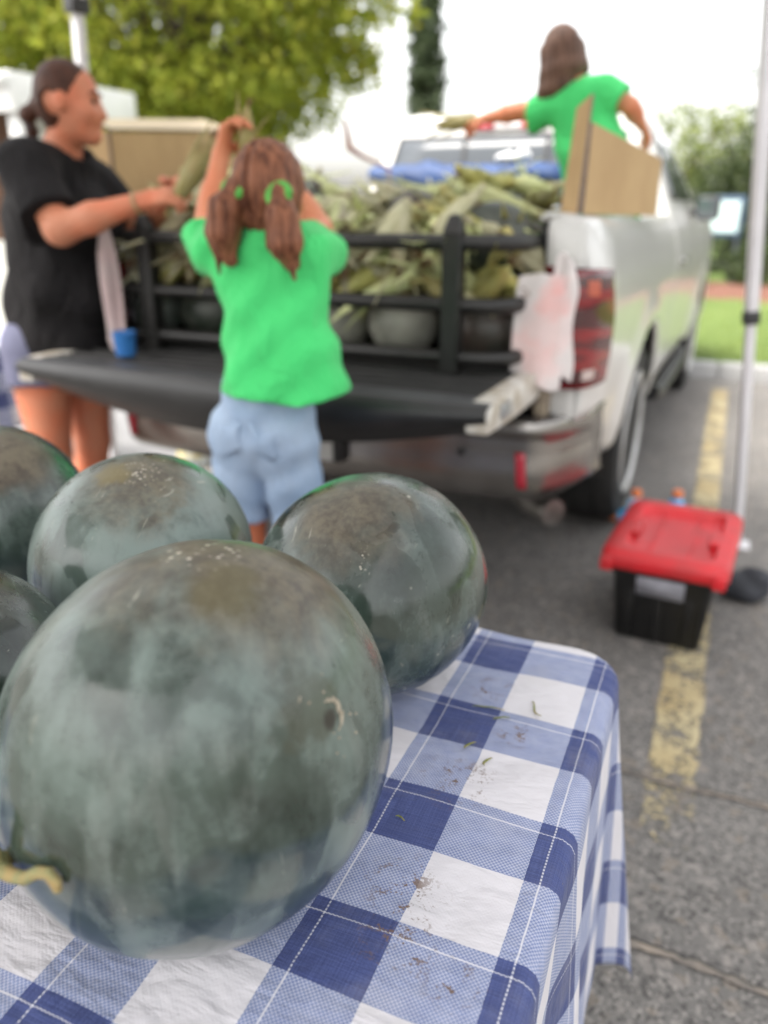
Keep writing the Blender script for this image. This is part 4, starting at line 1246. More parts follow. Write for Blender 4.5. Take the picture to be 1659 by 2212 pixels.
for sx in (-1, 1):
    n = 12
    ys = [-0.505 + 0.56 * i / n for i in range(n + 1)]
    vs, fs = [], []
    for i, y in enumerate(ys):
        f = i / n
        lo = 0.792 - 0.010 * math.sin(f * 3)
        vs += [(sx * W2, y, lo), (sx * W2, y, 0.866 - 0.012 * (f < 0.03)), (sx * (W2 - 0.06), y, 0.866 - 0.012 * (f < 0.03)), (sx * (W2 - 0.06), y, lo)]
    for i in range(n):
        a = i * 4
        for k in range(4):
            fs.append((a + k, a + (k + 1) % 4, a + 4 + (k + 1) % 4, a + 4 + k))
    fs += [(0, 1, 2, 3), (n * 4 + 3, n * 4 + 2, n * 4 + 1, n * 4)]
    e = MB(); e.add(vs, fs); ec = e.build('end_cap', DIRTW, tg, bevel=0.006)
    MB().box((sx * W2 - 0.004, -0.40, 0.812), (sx * W2 + 0.010, -0.33, 0.848)).build('latch', STEEL, tg, bevel=0.003)
    MB().box((sx * (W2 + 0.004) - 0.02, 0.0, 0.72), (sx * (W2 + 0.004) + 0.02, 0.06, 0.80)).build('hinge', simple('rusty_hinge', (0.30, 0.25, 0.18), (0.16, 0.12, 0.09), scale=30, rough=0.7), tg, bevel=0.006)

# cab: shell with rounded roof, glass set into it
def cab_ring(z):
    # half width, rear and front of the cab at height z
    k = (z - 1.29) / (1.82 - 1.29)
    hw = 0.885 - 0.205 * k - 0.03 * k ** 4
    y0 = 2.10 + 0.115 * k
    y1 = 3.95 - 0.92 * k
    return hw, y0, y1
rings = []
for z in (1.27, 1.30, 1.38, 1.46, 1.54, 1.62, 1.68, 1.72, 1.75, 1.775):
    hw, y0, y1 = cab_ring(z)
    rings.append([Vector((p.x, p.y + (y0 + y1) / 2, z)) for p in rrect(hw, (y1 - y0) / 2, 0.10, 0)])
for z, s in ((1.796, 0.965), (1.810, 0.90), (1.818, 0.78), (1.822, 0.4)):
    hw, y0, y1 = cab_ring(1.78)
    rings.append([Vector((p.x, p.y + (y0 + y1) / 2, z)) for p in rrect(hw * s, (y1 - y0) / 2 * s, 0.10 * s, 0)])
m = MB(); loft(m, rings); cab = m.build('cab', CARW, truck)
def panel_on(name, mat, corners, nu=8, nv=6, parent=cab, off=0.006):
    """flat pane through four corners, proud of the shell"""
    a, b, c, d = [Vector(p) for p in corners]
    n = (b - a).cross(d - a).normalized() * off
    mm = MB(); mm.grid(lambda u, v: tuple(a.lerp(b, u).lerp(d.lerp(c, u), v) + n), nu, nv)
    return mm.build(name, mat, parent, solid=0.004)
def rear_pt(x, z): return (x, cab_ring(z)[1], z)
RUBB = simple('window_seal', (0.012, 0.012, 0.013), rough=0.6)
panel_on('window_seal', RUBB, [rear_pt(-0.725, 1.335), rear_pt(0.725, 1.335), rear_pt(0.625, 1.690), rear_pt(-0.625, 1.690)], off=0.004)
panel_on('rear_window', NT('rear_glass').set(color=(0.085, 0.095, 0.108), rough=0.22, spec=0.35).m, [rear_pt(-0.695, 1.355), rear_pt(0.695, 1.355), rear_pt(0.605, 1.672), rear_pt(-0.605, 1.672)], off=0.010)
for x in (-0.23, 0.23):
    panel_on('window_divider', RUBB, [rear_pt(x - 0.012, 1.357), rear_pt(x + 0.012, 1.357), rear_pt(x + 0.010, 1.670), rear_pt(x - 0.010, 1.670)], 2, 2, off=0.015)
bl = panel_on('brake_light', simple('light_housing', (0.55, 0.52, 0.52), rough=0.3), [rear_pt(-0.22, 1.708), rear_pt(0.22, 1.708), rear_pt(0.215, 1.756), rear_pt(-0.215, 1.756)], 6, 2, off=0.010)
for x0, x1 in ((-0.215, -0.075), (0.075, 0.215)):
    panel_on('red_lens', REDR, [rear_pt(x0, 1.711), rear_pt(x1, 1.711), rear_pt(x1, 1.753), rear_pt(x0, 1.753)], 3, 2, parent=bl, off=0.016)
for sx in (-1, 1):
    def sp(y, z): return (sx * cab_ring(z)[0], y, z)
    c = [sp(2.34, 1.36), sp(3.50, 1.36), sp(3.08, 1.69), sp(2.42, 1.69)]
    panel_on('side_window', GLASS, c if sx > 0 else [c[1], c[0], c[3], c[2]], off=0.008)
def wp(x, z): return (x, cab_ring(z)[2], z)
panel_on('windshield', GLASS, [wp(0.78, 1.36), wp(-0.78, 1.36), wp(-0.60, 1.74), wp(0.60, 1.74)], off=0.008)
# hood and nose
m = MB()
def hood(u, v):
    x = (-1 + 2 * u) * 0.85; y = 3.42 + v * (LEN - 3.42)
    z = 1.27 + 0.05 * (1 - u * (1 - u) * 0) * (1 - (2 * u - 1) ** 4) - 0.04 * v - 0.10 * max(0, v - 0.85) / 0.15
    return (x * (1 - 0.12 * max(0, v - 0.8) / 0.2), y, z)
m.grid(hood, 20, 16); m.build('hood', CARW, truck, solid=0.012)
MB().box((-0.72, LEN - 0.06, 0.70), (0.72, LEN + 0.01, 1.14)).build('grille', TRIM, truck, bevel=0.03)
MB().box((-0.85, LEN - 0.08, 0.46), (0.90, LEN + 0.10, 0.69)).build('front_bumper', CHROME, truck, bevel=0.05, seg=3)
for sx in (-1, 1):
    MB().box((sx * 0.80 - 0.09, LEN - 0.12, 0.82), (sx * 0.80 + 0.07, LEN - 0.01, 1.10)).build('headlight', simple('headlamp', (0.6, 0.6, 0.62), rough=0.1), truck, bevel=0.03)

# ------------------------------------------------------------------ bed extender: black tube rack standing on the tailgate
RACK = simple('rack_black', (0.010, 0.0095, 0.009), (0.018, 0.017, 0.016), scale=9, rough=0.42, bump=0.1, bscale=160)
rk = tag(empty('bed_extender', tuple(tw(0, -0.14, 0.866)), TR), 'black tube rack standing on the lowered tailgate in front of the melons', 'rack')
for z in (0.045, 0.195, 0.365):
    pts = [(-0.775, 0.42, z), (-0.775, 0.12, z), (-0.755, 0.05, z), (-0.70, 0.012, z), (-0.60, 0, z), (-0.3, 0, z), (0, 0, z), (0.3, 0, z), (0.60, 0, z), (0.70, 0.012, z), (0.755, 0.05, z), (0.775, 0.12, z), (0.775, 0.42, z)]
    pts = [(x * 0.955, y, zz) for x, y, zz in pts]
    mm = MB(); mm.tube(pts, 0.020, 12, flat=1.1); mm.build('rail', RACK, rk)
for x in (-0.53, 0.565):
    mm = MB(); mm.box((x - 0.028, -0.026, 0.0), (x + 0.028, 0.026, 0.385)); loft(mm, [rrect(0.028, 0.026, 0.004, 0.385), rrect(0.027, 0.025, 0.008, 0.40), rrect(0.016, 0.014, 0.008, 0.435), rrect(0.008, 0.007, 0.004, 0.44)])
    for i in range(len(mm.v) - 4 * 24, len(mm.v)):
        vx, vy, vz = mm.v[i]; mm.v[i] = (vx + x, vy, vz)
    mm.build('post', RACK, rk, bevel=0.003, seg=1)
for sx in (-1, 1):
    mm = MB(); mm.tube([(sx * 0.74, 0.40, 0.0), (sx * 0.74, 0.40, 0.40)], 0.018, 10); mm.build('post', RACK, rk)

# ------------------------------------------------------------------ load in the bed
def bed_melon_mat(name, c1, c2, seed):
    return simple(name, c1, c2, scale=9 + seed, rough=0.42, bump=0.05, bscale=60)
BM = [bed_melon_mat('bed_melon_dark', (0.020, 0.028, 0.020), (0.075, 0.080, 0.066), 0), bed_melon_mat('bed_melon_brown', (0.055, 0.038, 0.030), (0.035, 0.035, 0.028), 1),
      bed_melon_mat('bed_squash_pale', (0.34, 0.33, 0.28), (0.20, 0.20, 0.17), 2), bed_melon_mat('bed_melon_grey', (0.13, 0.145, 0.135), (0.05, 0.06, 0.05), 3)]
base_me = {}
for k in range(4):
    me, zmin = melon_mesh('bed_melon', (0.135, 0.115, 0.115), np.eye(3), 20 + k, 28, 18)
    me.materials.append(BM[k]); me.polygons.foreach_set('use_smooth', [True] * len(me.polygons))
    base_me[k] = me
kinds = ('dark green', 'brown-tinged dark', 'pale grey-white', 'dusty grey-green')
spots = []
for i, x in enumerate((-0.66, -0.42, -0.18, 0.075, 0.33, 0.59)):
    spots.append((x, 0.055 + 0.02 * (i % 2), 0.866 + 0.113, (3, 0, 3, 2, 2, 1)[i], 'front row'))
for i, x in enumerate((-0.60, -0.33, -0.05, 0.21, 0.47, 0.66)):
    spots.append((x, 0.20 + 0.02 * (i % 2), 0.866 + 0.303, (0, 1, 0, 1, 0, 1)[i], 'second layer'))
for j, y in enumerate((0.36, 0.66, 0.96)):
    for i, x in enumerate((-0.56, -0.28, 0.0, 0.28, 0.54)):
        if y > 0.8 and x > 0.4: continue
        spots.append((x + 0.04 * (j % 2), y, 0.866 + 0.113, 0, 'floor'))
spots += [(0.60, 0.10, 1.225, 0, 'top'), (-0.22, 0.42, 1.30, 3, 'top'), (0.24, 0.34, 1.27, 1, 'top')]
for i, (x, y, z, k, where) in enumerate(spots):
    o = bpy.data.objects.new('watermelon', base_me[k]); COL.objects.link(o)
    o.location = tw(x, y, z)
    o.rotation_euler = (rnd.uniform(-.3, .3), rnd.uniform(-.3, .3), rnd.uniform(0, 3.1))
    o.scale = [rnd.uniform(0.93, 1.04)] * 3
    order = ('leftmost', 'second from left', 'third from left', 'fourth from left', 'fifth from left', 'rightmost')
    lab = {'front row': kinds[k] + ' melon low behind the rack, ' + order[i % 6] + ' of its row', 'second layer': kinds[k] + ' melon behind the upper rails of the rack, ' + order[i % 6] + ' there',
           'floor': 'melon buried under the heaped corn in the truck bed', 'top': kinds[k] + ' melon showing among the heaped corn ears'}[where]
    tag(o, lab, 'watermelon', 'melons loaded in the truck bed, ' + where)

# corn ears in the husk
def husk_mat(name, a, b, c):
    t = NT(name)
    ob = t.coord()
    oi = t.n('ShaderNodeObjectInfo')
    st = t.noise(t.mapping(ob, scale=(3, 90, 90)), 1.5, 3)
    bl = t.noise(ob, 14, 3)
    col = t.mix(t.smooth(st, 0.3, 0.7), a, b)
    col = t.mix(t.math('MULTIPLY', t.smooth(bl, 0.5, 0.75), 0.7), col, c)
    hsv = t.n('ShaderNodeHueSaturation'); t.l(col, hsv.inputs['Color'])
    t.l(t.math('ADD', 0.58, t.math('MULTIPLY', oi.outputs['Random'], 0.62)), hsv.inputs['Value'])
    t.l(t.math('ADD', 0.485, t.math('MULTIPLY', oi.outputs['Random'], 0.035)), hsv.inputs['Hue'])
    t.set(color=hsv.outputs[0], rough=0.6)
    t.bump(st, 0.4, 0.004)
    return t.m
HUSK = husk_mat('corn_husk', (0.44, 0.47, 0.19), (0.64, 0.64, 0.36), (0.62, 0.54, 0.26))
HUSKY = husk_mat('corn_husk_yellow', (0.42, 0.38, 0.10), (0.50, 0.47, 0.20), (0.55, 0.42, 0.15))
SILK = simple('corn_silk', (0.22, 0.12, 0.05), (0.11, 0.055, 0.03), scale=60, rough=0.8)

def ear_mesh(seed, mats):
    r = random.Random(seed)
    m = MB()
    L = r.uniform(0.23, 0.29); bend = r.uniform(-0.03, 0.03)
    prof = [(0.0, 0.012), (0.03, 0.020), (0.07, 0.029), (0.13, 0.033), (0.18, 0.030), (0.215, 0.021), (0.24, 0.012), (0.262, 0.006)]
    seg = 12
    rings = []
    for (x, rad) in prof:
        x = x / 0.262 * L - L / 2
        ring = []
        for j in range(seg):
            a = 2 * math.pi * j / seg
            rr = rad * 0.96 * (1 + 0.10 * (j % 2) + r.uniform(-0.05, 0.05))
            ring.append(Vector((x, math.cos(a) * rr + bend * (1 - (2 * x / L) ** 2), math.sin(a) * rr)))
        rings.append(ring)
    loft(m, rings, 0)
    m.tube([(-L / 2 - 0.035, 0, 0.004), (-L / 2 + 0.005, 0, 0)], [0.009, 0.012], 7, 0)
    for k in range(r.randint(4, 7)):          # loose husk leaves
        a = r.uniform(0, 6.28); w = r.uniform(0.012, 0.02); ln = r.uniform(0.12, 0.24); lift = r.uniform(0.15, 0.7)
        c, s = math.cos(a), math.sin(a)
        x0 = r.uniform(-L * 0.3, L * 0.25)
        vs = []
        for i in range(6):
            f = i / 5
            rad = 0.034 + lift * 0.09 * f ** 2
            x = x0 + ln * f
            ww = w * (1 - f ** 2 * 0.95)
            drop = -0.03 * f ** 3
            ctr = Vector((x, c * rad, s * rad + drop)); t_ = Vector((0, -s, c))
            vs += [ctr + t_ * ww - Vector((0, c, s)) * ww * 0.4, ctr + Vector((0, c, s)) * 0.002, ctr - t_ * ww - Vector((0, c, s)) * ww * 0.4]
        m.add(vs, [f for i in range(5) for f in ((3 * i, 3 * i + 1, 3 * i + 4, 3 * i + 3), (3 * i + 1, 3 * i + 2, 3 * i + 5, 3 * i + 4))], 0)
    for k in range(9):                         # silk tuft
        dy, dz = r.uniform(-0.02, 0.02), r.uniform(-0.025, 0.015)
        m.tube([(L / 2 - 0.02, 0, 0), (L / 2 + 0.012, dy * 0.5, dz * 0.4), (L / 2 + 0.035, dy, dz)], [0.003, 0.0025, 0.001], 4, 1, cap=False)
    me = bpy.data.meshes.new('corn_ear')
    me.from_pydata(m.v, [], m.f); me.update()
    for mt in mats: me.materials.append(mt)
    me.polygons.foreach_set('material_index', m.m)
    me.polygons.foreach_set('use_smooth', [True] * len(me.polygons))
    return me
HUSKC = husk_mat('corn_husk_cream', (0.48, 0.46, 0.26), (0.62, 0.60, 0.40), (0.52, 0.42, 0.24))
EARS = [ear_mesh(100 + k, (HUSKC if k in (1, 3) else HUSK, SILK)) for k in range(5)] + [ear_mesh(110 + k, (HUSKY, SILK)) for k in range(2)]
def heap(x, y):
    z = 1.245 + 0.135 * min(1, max(0, (y + 0.02) / 0.45)) + 0.06 * max(0, min(1, (-0.05 - x) / 0.35)) * min(1, max(0, y / 0.5)) - 0.05 * max(0, abs(x) - 0.45) / 0.3
    return z + 0.035 * math.sin(x * 7 + 1) * math.cos(y * 6) - 0.16 * max(0, y - 0.95)
def put_ear(p, yaw, pitch, roll, k, lab, grp):
    o = bpy.data.objects.new('corn_ear', EARS[k]); COL.objects.link(o)
    o.location = p
    o.rotation_mode = 'XYZ'
    o.rotation_euler = (Matrix.Rotation(yaw, 3, 'Z') @ Matrix.Rotation(pitch, 3, 'Y') @ Matrix.Rotation(roll, 3, 'X')).to_euler()
    s = rnd.uniform(0.9, 1.12); o.scale = (s, s, s)
    return tag(o, lab, 'corn', grp)
n_ear = 0
for i in range(150):
    x, y = rnd.uniform(-0.70, 0.70), rnd.uniform(-0.02, 1.45)
    if i % 3 == 0: y = rnd.uniform(-0.02, 0.7)
    if math.hypot(x - 0.66, y - 1.05) < 0.30: continue
    z = heap(x, y) - 0.01 - 0.075 * (i % 3) + rnd.uniform(-0.012, 0.02)
    put_ear(tw(x, y, z), rnd.uniform(0, 6.28), rnd.gauss(0, 0.28), rnd.uniform(0, 6.28), rnd.choice((0, 1, 2, 3, 4, 5, 1, 5)), 'pale green ear of corn in its husk heaped in the truck bed', 'ears of corn heaped in the truck bed')
for i in range(16):
    x = -0.62 + 1.24 * (i + 0.5) / 16 + rnd.uniform(-0.03, 0.03)
    put_ear(tw(x, rnd.uniform(-0.02, 0.02), rnd.uniform(1.22, 1.27)), -1.57 + rnd.uniform(-0.7, 0.7), rnd.uniform(0.35, 0.9), rnd.uniform(0, 6), rnd.choice((0, 1, 2, 3)), 'ear of corn drooping over the top rail of the rack', 'ears of corn drooping over the rack')
for i in range(15):
    x = -0.66 + 1.34 * (i + 0.5) / 15 + rnd.uniform(-0.03, 0.03)
    put_ear(tw(x, rnd.uniform(-0.02, 0.03), rnd.uniform(1.095, 1.16)), rnd.uniform(0, 6.28), rnd.uniform(-0.7, 0.7), rnd.uniform(0, 6), rnd.choice((0, 2, 5, 6, 6)), 'yellowish ear of corn wedged behind the rack between the top two rails', 'ears of corn behind the rack rails')

# blue tarp rolled across the load, a white bag on it, a bent dark stalk
a, b = V(-1.72, 3.98, 1.475), V(-0.84, 3.98, 1.47)
F = Field((-1.90, 3.75, 1.32), (-0.70, 4.2, 1.66), 0.012)
F.chain([a, a * .7 + b * .3 + V(0, 0, -0.005), a * .4 + b * .6 + V(0, -0.02, -0.025), b], [0.050, 0.070, 0.078, 0.06], 0.03, axis=(0, 0, 1), s=0.9)
F.ell((-1.3, 4.02, 1.44), (0.38, 0.10, 0.07), 0.04)
F.disp(lambda x, y, z: 0.007 * np.sin(9 * x + 30 * z + 2 * np.sin(7 * x)) + 0.003 * np.sin(31 * x + 50 * z + 3 * np.sin(5 * x)))
tag(F.mesh('blue_tarp', simple('tarp_blue', (0.022, 0.062, 0.185), (0.016, 0.040, 0.12), scale=8, rough=0.6, bump=0.3, bscale=40)), 'blue tarp rolled up across the corn below the rear window', 'tarp')
F = Field((-1.25, 3.8, 1.44), (-0.75, 4.12, 1.68), 0.011)
F.ell((-1.03, 3.97, 1.545), (0.08, 0.05, 0.022), 0.02); F.ell((-0.98, 3.98, 1.552), (0.04, 0.04, 0.030), 0.02)
F.disp(lambda x, y, z: 0.007 * np.sin(70 * x + 20 * y) * np.sin(60 * z + 40 * y) + 0.004 * np.sin(110 * x))
tag(F.mesh('plastic_bag', simple('white_plastic', (0.72, 0.73, 0.76), (0.6, 0.62, 0.66), rough=0.4)), 'crumpled white plastic bag lying on the blue tarp', 'bag')
m = MB(); m.tube([(-1.40, 3.36, 1.38), (-1.424, 3.40, 1.48), (-1.55, 3.40, 1.53), (-1.61, 3.40, 1.565), (-1.63, 3.40, 1.68)], [0.006, 0.007, 0.009, 0.016, 0.006], 9)
tag(m.build('dry_stalk', simple('red_stalk', (0.16, 0.055, 0.045), (0.26, 0.15, 0.12), scale=15, rough=0.7)), 'bent dark red stalk sticking up out of the heaped corn', 'plant stalk')

# ------------------------------------------------------------------ cardboard side boards
def cardboard_mat():
    t = NT('cardboard')
    co = t.coord()
    c = t.mix(t.smooth(t.noise(co, 4, 4, 0.6), 0.3, 0.7), (0.50, 0.345, 0.175), (0.43, 0.285, 0.14))
    fl = t.noise(t.mapping(co, scale=(60, 60, 3)), 2, 2)
    c = t.mix(t.math('MULTIPLY', t.smooth(fl, 0.45, 0.6), 0.25), c, (0.36, 0.235, 0.11))
    t.set(color=c, rough=0.85)
    t.bump(fl, 0.25, 0.003)
    return t.m
CARD = cardboard_mat()
CARDE = simple('cardboard_edge', (0.17, 0.13, 0.115), (0.25, 0.20, 0.18), scale=80, rough=0.95)
def board(m, quad, th, mi=0):
    a, b, c, d = [Vector(p) for p in quad]
    n = (b - a).cross(d - a).normalized() * th
    m.add([a, b, c, d, a + n, b + n, c + n, d + n], [(3, 2, 1, 0), (4, 5, 6, 7)], mi)
    m.add([a, b, c, d, a + n, b + n, c + n, d + n], [(0, 1, 5, 4), (1, 2, 6, 5), (2, 3, 7, 6), (3, 0, 4, 7)], 1)
cb = tag(empty('cardboard_board', (-0.44, 2.52, 1.304)), 'upright cardboard board folded round the right bed rail, sloping down towards the cab', 'cardboard')
m = MB(); board(m, [(0.0, 0.0, 0.0), (0.125, 0.92, -0.012), (0.125, 0.90, 0.190), (0.004, 0.0, 0.245)], 0.008); m.build('main_panel', [CARD, CARDE], cb, smooth=False)
m = MB(); board(m, [(-0.062, 0.035, 0.0), (-0.004, -0.004, 0.0), (0.012, -0.008, 0.315), (-0.035, 0.028, 0.285)], 0.009); m.build('front_flap', [CARD, CARDE], cb, smooth=False)
m = MB(); board(m, [(-0.066, 0.045, 0.0), (-0.062, 0.50, 0.0), (-0.05, 0.48, 0.21), (-0.040, 0.045, 0.285)], 0.008); m.build('inner_panel', [CARD, CARDE], cb, smooth=False)
cb = tag(empty('cardboard_board', (-2.135, 2.50, 1.304)), 'cardboard carton side with folded-back flap standing on the left bed rail behind the woman', 'cardboard')
m = MB(); board(m, [(0.0, 0.80, 0.0), (0.0, 0.0, 0.0), (0.0, 0.0, 0.275), (0.0, 0.80, 0.33)], 0.008); m.build('main_panel', [CARD, CARDE], cb, smooth=False)
m = MB(); board(m, [(-0.105, -0.01, 0.0), (-0.003, -0.006, 0.0), (-0.003, -0.006, 0.275), (-0.115, -0.01, 0.270)], 0.008); m.build('front_flap', [CARD, CARDE], cb, smooth=False)
m = MB(); board(m, [(0.008, 0.0, 0.277), (0.008, 0.80, 0.332), (-0.115, 0.74, 0.375), (-0.13, -0.01, 0.315)], 0.007); m.build('top_flap', [simple('cardboard_pale', (0.62, 0.52, 0.36), (0.56, 0.46, 0.31), scale=5, rough=0.85), CARDE], cb, smooth=False)
m = MB(); board(m, [(-0.115, 0.0, 0.0), (-0.115, 0.75, 0.0), (-0.115, 0.75, 0.30), (-0.115, 0.0, 0.26)], 0.008); m.build('outer_panel', [CARD, CARDE], cb, smooth=False)

# ------------------------------------------------------------------ towels and small things at the tailgate
def towel_mat(name, stains, pink, base=(0.74, 0.68, 0.67)):
    t = NT(name)
    co = t.coord()
    col = t.mix(t.smooth(t.noise(co, 12, 4), 0.3, 0.7), base, tuple(x * 0.88 for x in base))
    for p, r, k in stains:
        d = t.vmath('DISTANCE', co, p, out=1)
        e = t.math('ADD', d, t.math('MULTIPLY', t.math('SUBTRACT', t.noise(co, 25, 3), 0.5), r))
        col = t.mix(t.smooth(e, r * 0.3, r * 1.1, k, 0), col, pink)
    t.set(color=col, rough=0.95, sheen=0.3)
    t.bump(t.noise(co, 220, 3), 0.5, 0.002)
    return t.m
def hang_cloth(name, top, w0, w1, h, folds, amp, mat, lab, face, flare=0.0, n=40, seed=0, cat='towel', second=None):
    """cloth hanging from a point: gathered at the top, spreading into vertical folds"""
    s = unit(face); f = np.array([-s[1], s[0], 0])
    m = MB()
    def fn(u, v):
        w = w0 + (w1 - w0) * min(1, v * 5) ** 0.7 + flare * v
        x = (u - 0.5) * w
        d = amp * (0.35 + 0.65 * v) * math.sin(folds * math.pi * u * 2 + seed + 0.6 * v) + amp * 0.6 * math.sin(7 * v + 3 * u + seed)
        z = -h * v + (0.02 * math.sin(u * 5 + seed) if v > 0.9 else 0) - 0.02 * abs(u - 0.5) * (1 - v)
        p = f * 0 + s * x + np.array([-f[0], -f[1], 0]) * (-d)
        return (p[0], p[1], z)
    m.grid(fn, n, 40)
    if second:                               # the other end of the towel, hanging behind and beside
        dx, dz, w2, h2 = second
        m.grid(lambda u, v: tuple(s * (dx + (u - 0.5) * w2 * (0.5 + 0.5 * min(1, v * 4)) + 0.006 * math.sin(9 * v)) + np.array([-f[0], -f[1], 0]) * (-0.012 - 0.009 * math.sin(6 * u + 3 * v)) + np.array([0, 0, dz - h2 * v + 0.012 * math.sin(4 * u)])), 20, 30)
    o = m.build(name, mat, solid=0.007, loc=top)
    sb = o.modifiers.new('sub', 'SUBSURF'); sb.levels = 1; sb.render_levels = 1
    return tag(o, lab, cat)
PINK = (0.78, 0.36, 0.34)
hang_cloth('towel', (-0.498, 2.305, 1.150), 0.125, 0.140, 0.315, 1.0, 0.008, towel_mat('towel_right', (((0.04, 0, -0.08), 0.06, 0.55), ((0.05, 0, -0.03), 0.04, 0.55), ((0.01, 0, -0.25), 0.08, 0.35), ((0.02, 0, -0.16), 0.10, 0.28), ((-0.06, 0, -0.2), 0.06, 0.25)), PINK),
           'white towel with pink stains hanging beside the right tail light', (1, 0.05, 0), 0.012, seed=0.5, second=(0.060, 0.045, 0.085, 0.345))
hang_cloth('towel', (-1.90, 2.14, 1.275), 0.03, 0.062, 0.405, 1.2, 0.012, towel_mat('towel_left', (((0.0, 0, -0.25), 0.12, 0.25), ((0.0, 0, -0.1), 0.04, 0.3)), (0.42, 0.25, 0.26), base=(0.50, 0.40, 0.39)),
           'twisted dirty pink towel hanging between the woman and the rack', (0.95, 0.3, 0), 0.01, seed=1.5)
cup = tag(empty('blue_cup', tuple(tw(-0.50, -0.325, 0.868))), 'small blue plastic cup standing on the tailgate beside the woman', 'cup')
m = MB(); m.lathe([(0.028, 0.0), (0.031, 0.002), (0.037, 0.07), (0.039, 0.073), (0.039, 0.078), (0.035, 0.078), (0.029, 0.006), (0.001, 0.005)], 22)
m.build('cup_body', simple('blue_plastic', (0.045, 0.20, 0.52), (0.035, 0.16, 0.45), rough=0.35), cup)

# ------------------------------------------------------------------ people
def skin_mat(name, c, flush):
    t = NT(name)
    co = t.coord()
    col = t.mix(t.smooth(t.noise(co, 9, 4), 0.35, 0.7), c, flush)
    t.set(color=col, rough=0.5, sss=0.08, spec=0.35)
    t.b.inputs['Subsurface Radius'].default_value = (0.012, 0.004, 0.002)
    t.bump(t.noise(co, 300, 2), 0.15, 0.001)
    return t.m
def hair_mat(name, a, b):
    t = NT(name)
    co = t.coord()
    n = t.noise(t.mapping(co, scale=(75, 75, 7)), 1.0, 5, 0.65, 0.4)
    t.set(color=t.mix(t.smooth(n, 0.3, 0.7), a, b), rough=0.5, spec=0.25)
    t.bump(n, 0.7, 0.004)
    return t.m
def knit_mat(name, c1, c2, sheen=0.12):
    t = NT(name)
    co = t.coord()
    t.set(color=t.mix(t.smooth(t.noise(co, 6, 4), 0.3, 0.7), c1, c2), rough=0.85, sheen=sheen, spec=0.3)
    w = t.noise(t.mapping(co, scale=(1, 1, 0.55), rot=(0.2, 0.5, 0.3)), 13, 3, 0.5, 1.0)
    t.bump(t.math('ADD', t.math('MULTIPLY', w, 1.0), t.math('MULTIPLY', t.noise(co, 500, 2), 0.03)), 0.9, 0.028)
    return t.m
def denim_mat(name, c1, c2):
    t = NT(name)
    co = t.coord()
    st = t.noise(t.mapping(co, scale=(400, 400, 60)), 1, 2)
    c = t.mix(t.smooth(t.noise(co, 7, 5, 0.6), 0.3, 0.7), c1, c2)
    t.set(color=t.mix(t.math('MULTIPLY', t.smooth(st, 0.4, 0.7), 0.3), c, tuple(min(1, x * 1.5) for x in c1[:3])), rough=0.85)
    t.bump(t.math('ADD', t.noise(t.mapping(co, scale=(1, 1, 0.6)), 14, 3, 0.5, 0.8), t.math('MULTIPLY', st, 0.1)), 0.6, 0.012)
    return t.m
SKIN_W = skin_mat('skin_woman', (0.53, 0.215, 0.125), (0.58, 0.175, 0.090))
SKIN_G = skin_mat('skin_girl', (0.60, 0.235, 0.125), (0.62, 0.195, 0.095))
GREEN = knit_mat('green_knit', (0.075, 0.66, 0.190), (0.06, 0.58, 0.16))
BLACKT = knit_mat('black_knit', (0.0050, 0.0042, 0.0048), (0.0090, 0.0078, 0.0088), 0.0)
DENIM = denim_mat('light_denim', (0.24, 0.335, 0.48), (0.36, 0.45, 0.58))
DENIMD = denim_mat('dark_denim', (0.085, 0.088, 0.14), (0.12, 0.122, 0.19))
HAIR_W = hair_mat('hair_dark', (0.040, 0.015, 0.009), (0.085, 0.033, 0.019))
HAIR_G = hair_mat('hair_auburn', (0.075, 0.024, 0.012), (0.29, 0.115, 0.060))
HAIR_B = hair_mat('hair_brown', (0.065, 0.033, 0.024), (0.185, 0.105, 0.075))
SHOE = simple('shoe', (0.55, 0.54, 0.52), (0.45, 0.44, 0.42), scale=20, rough=0.7)
EYE = simple('eye', (0.03, 0.02, 0.015), (0.05, 0.03, 0.02), rough=0.1)

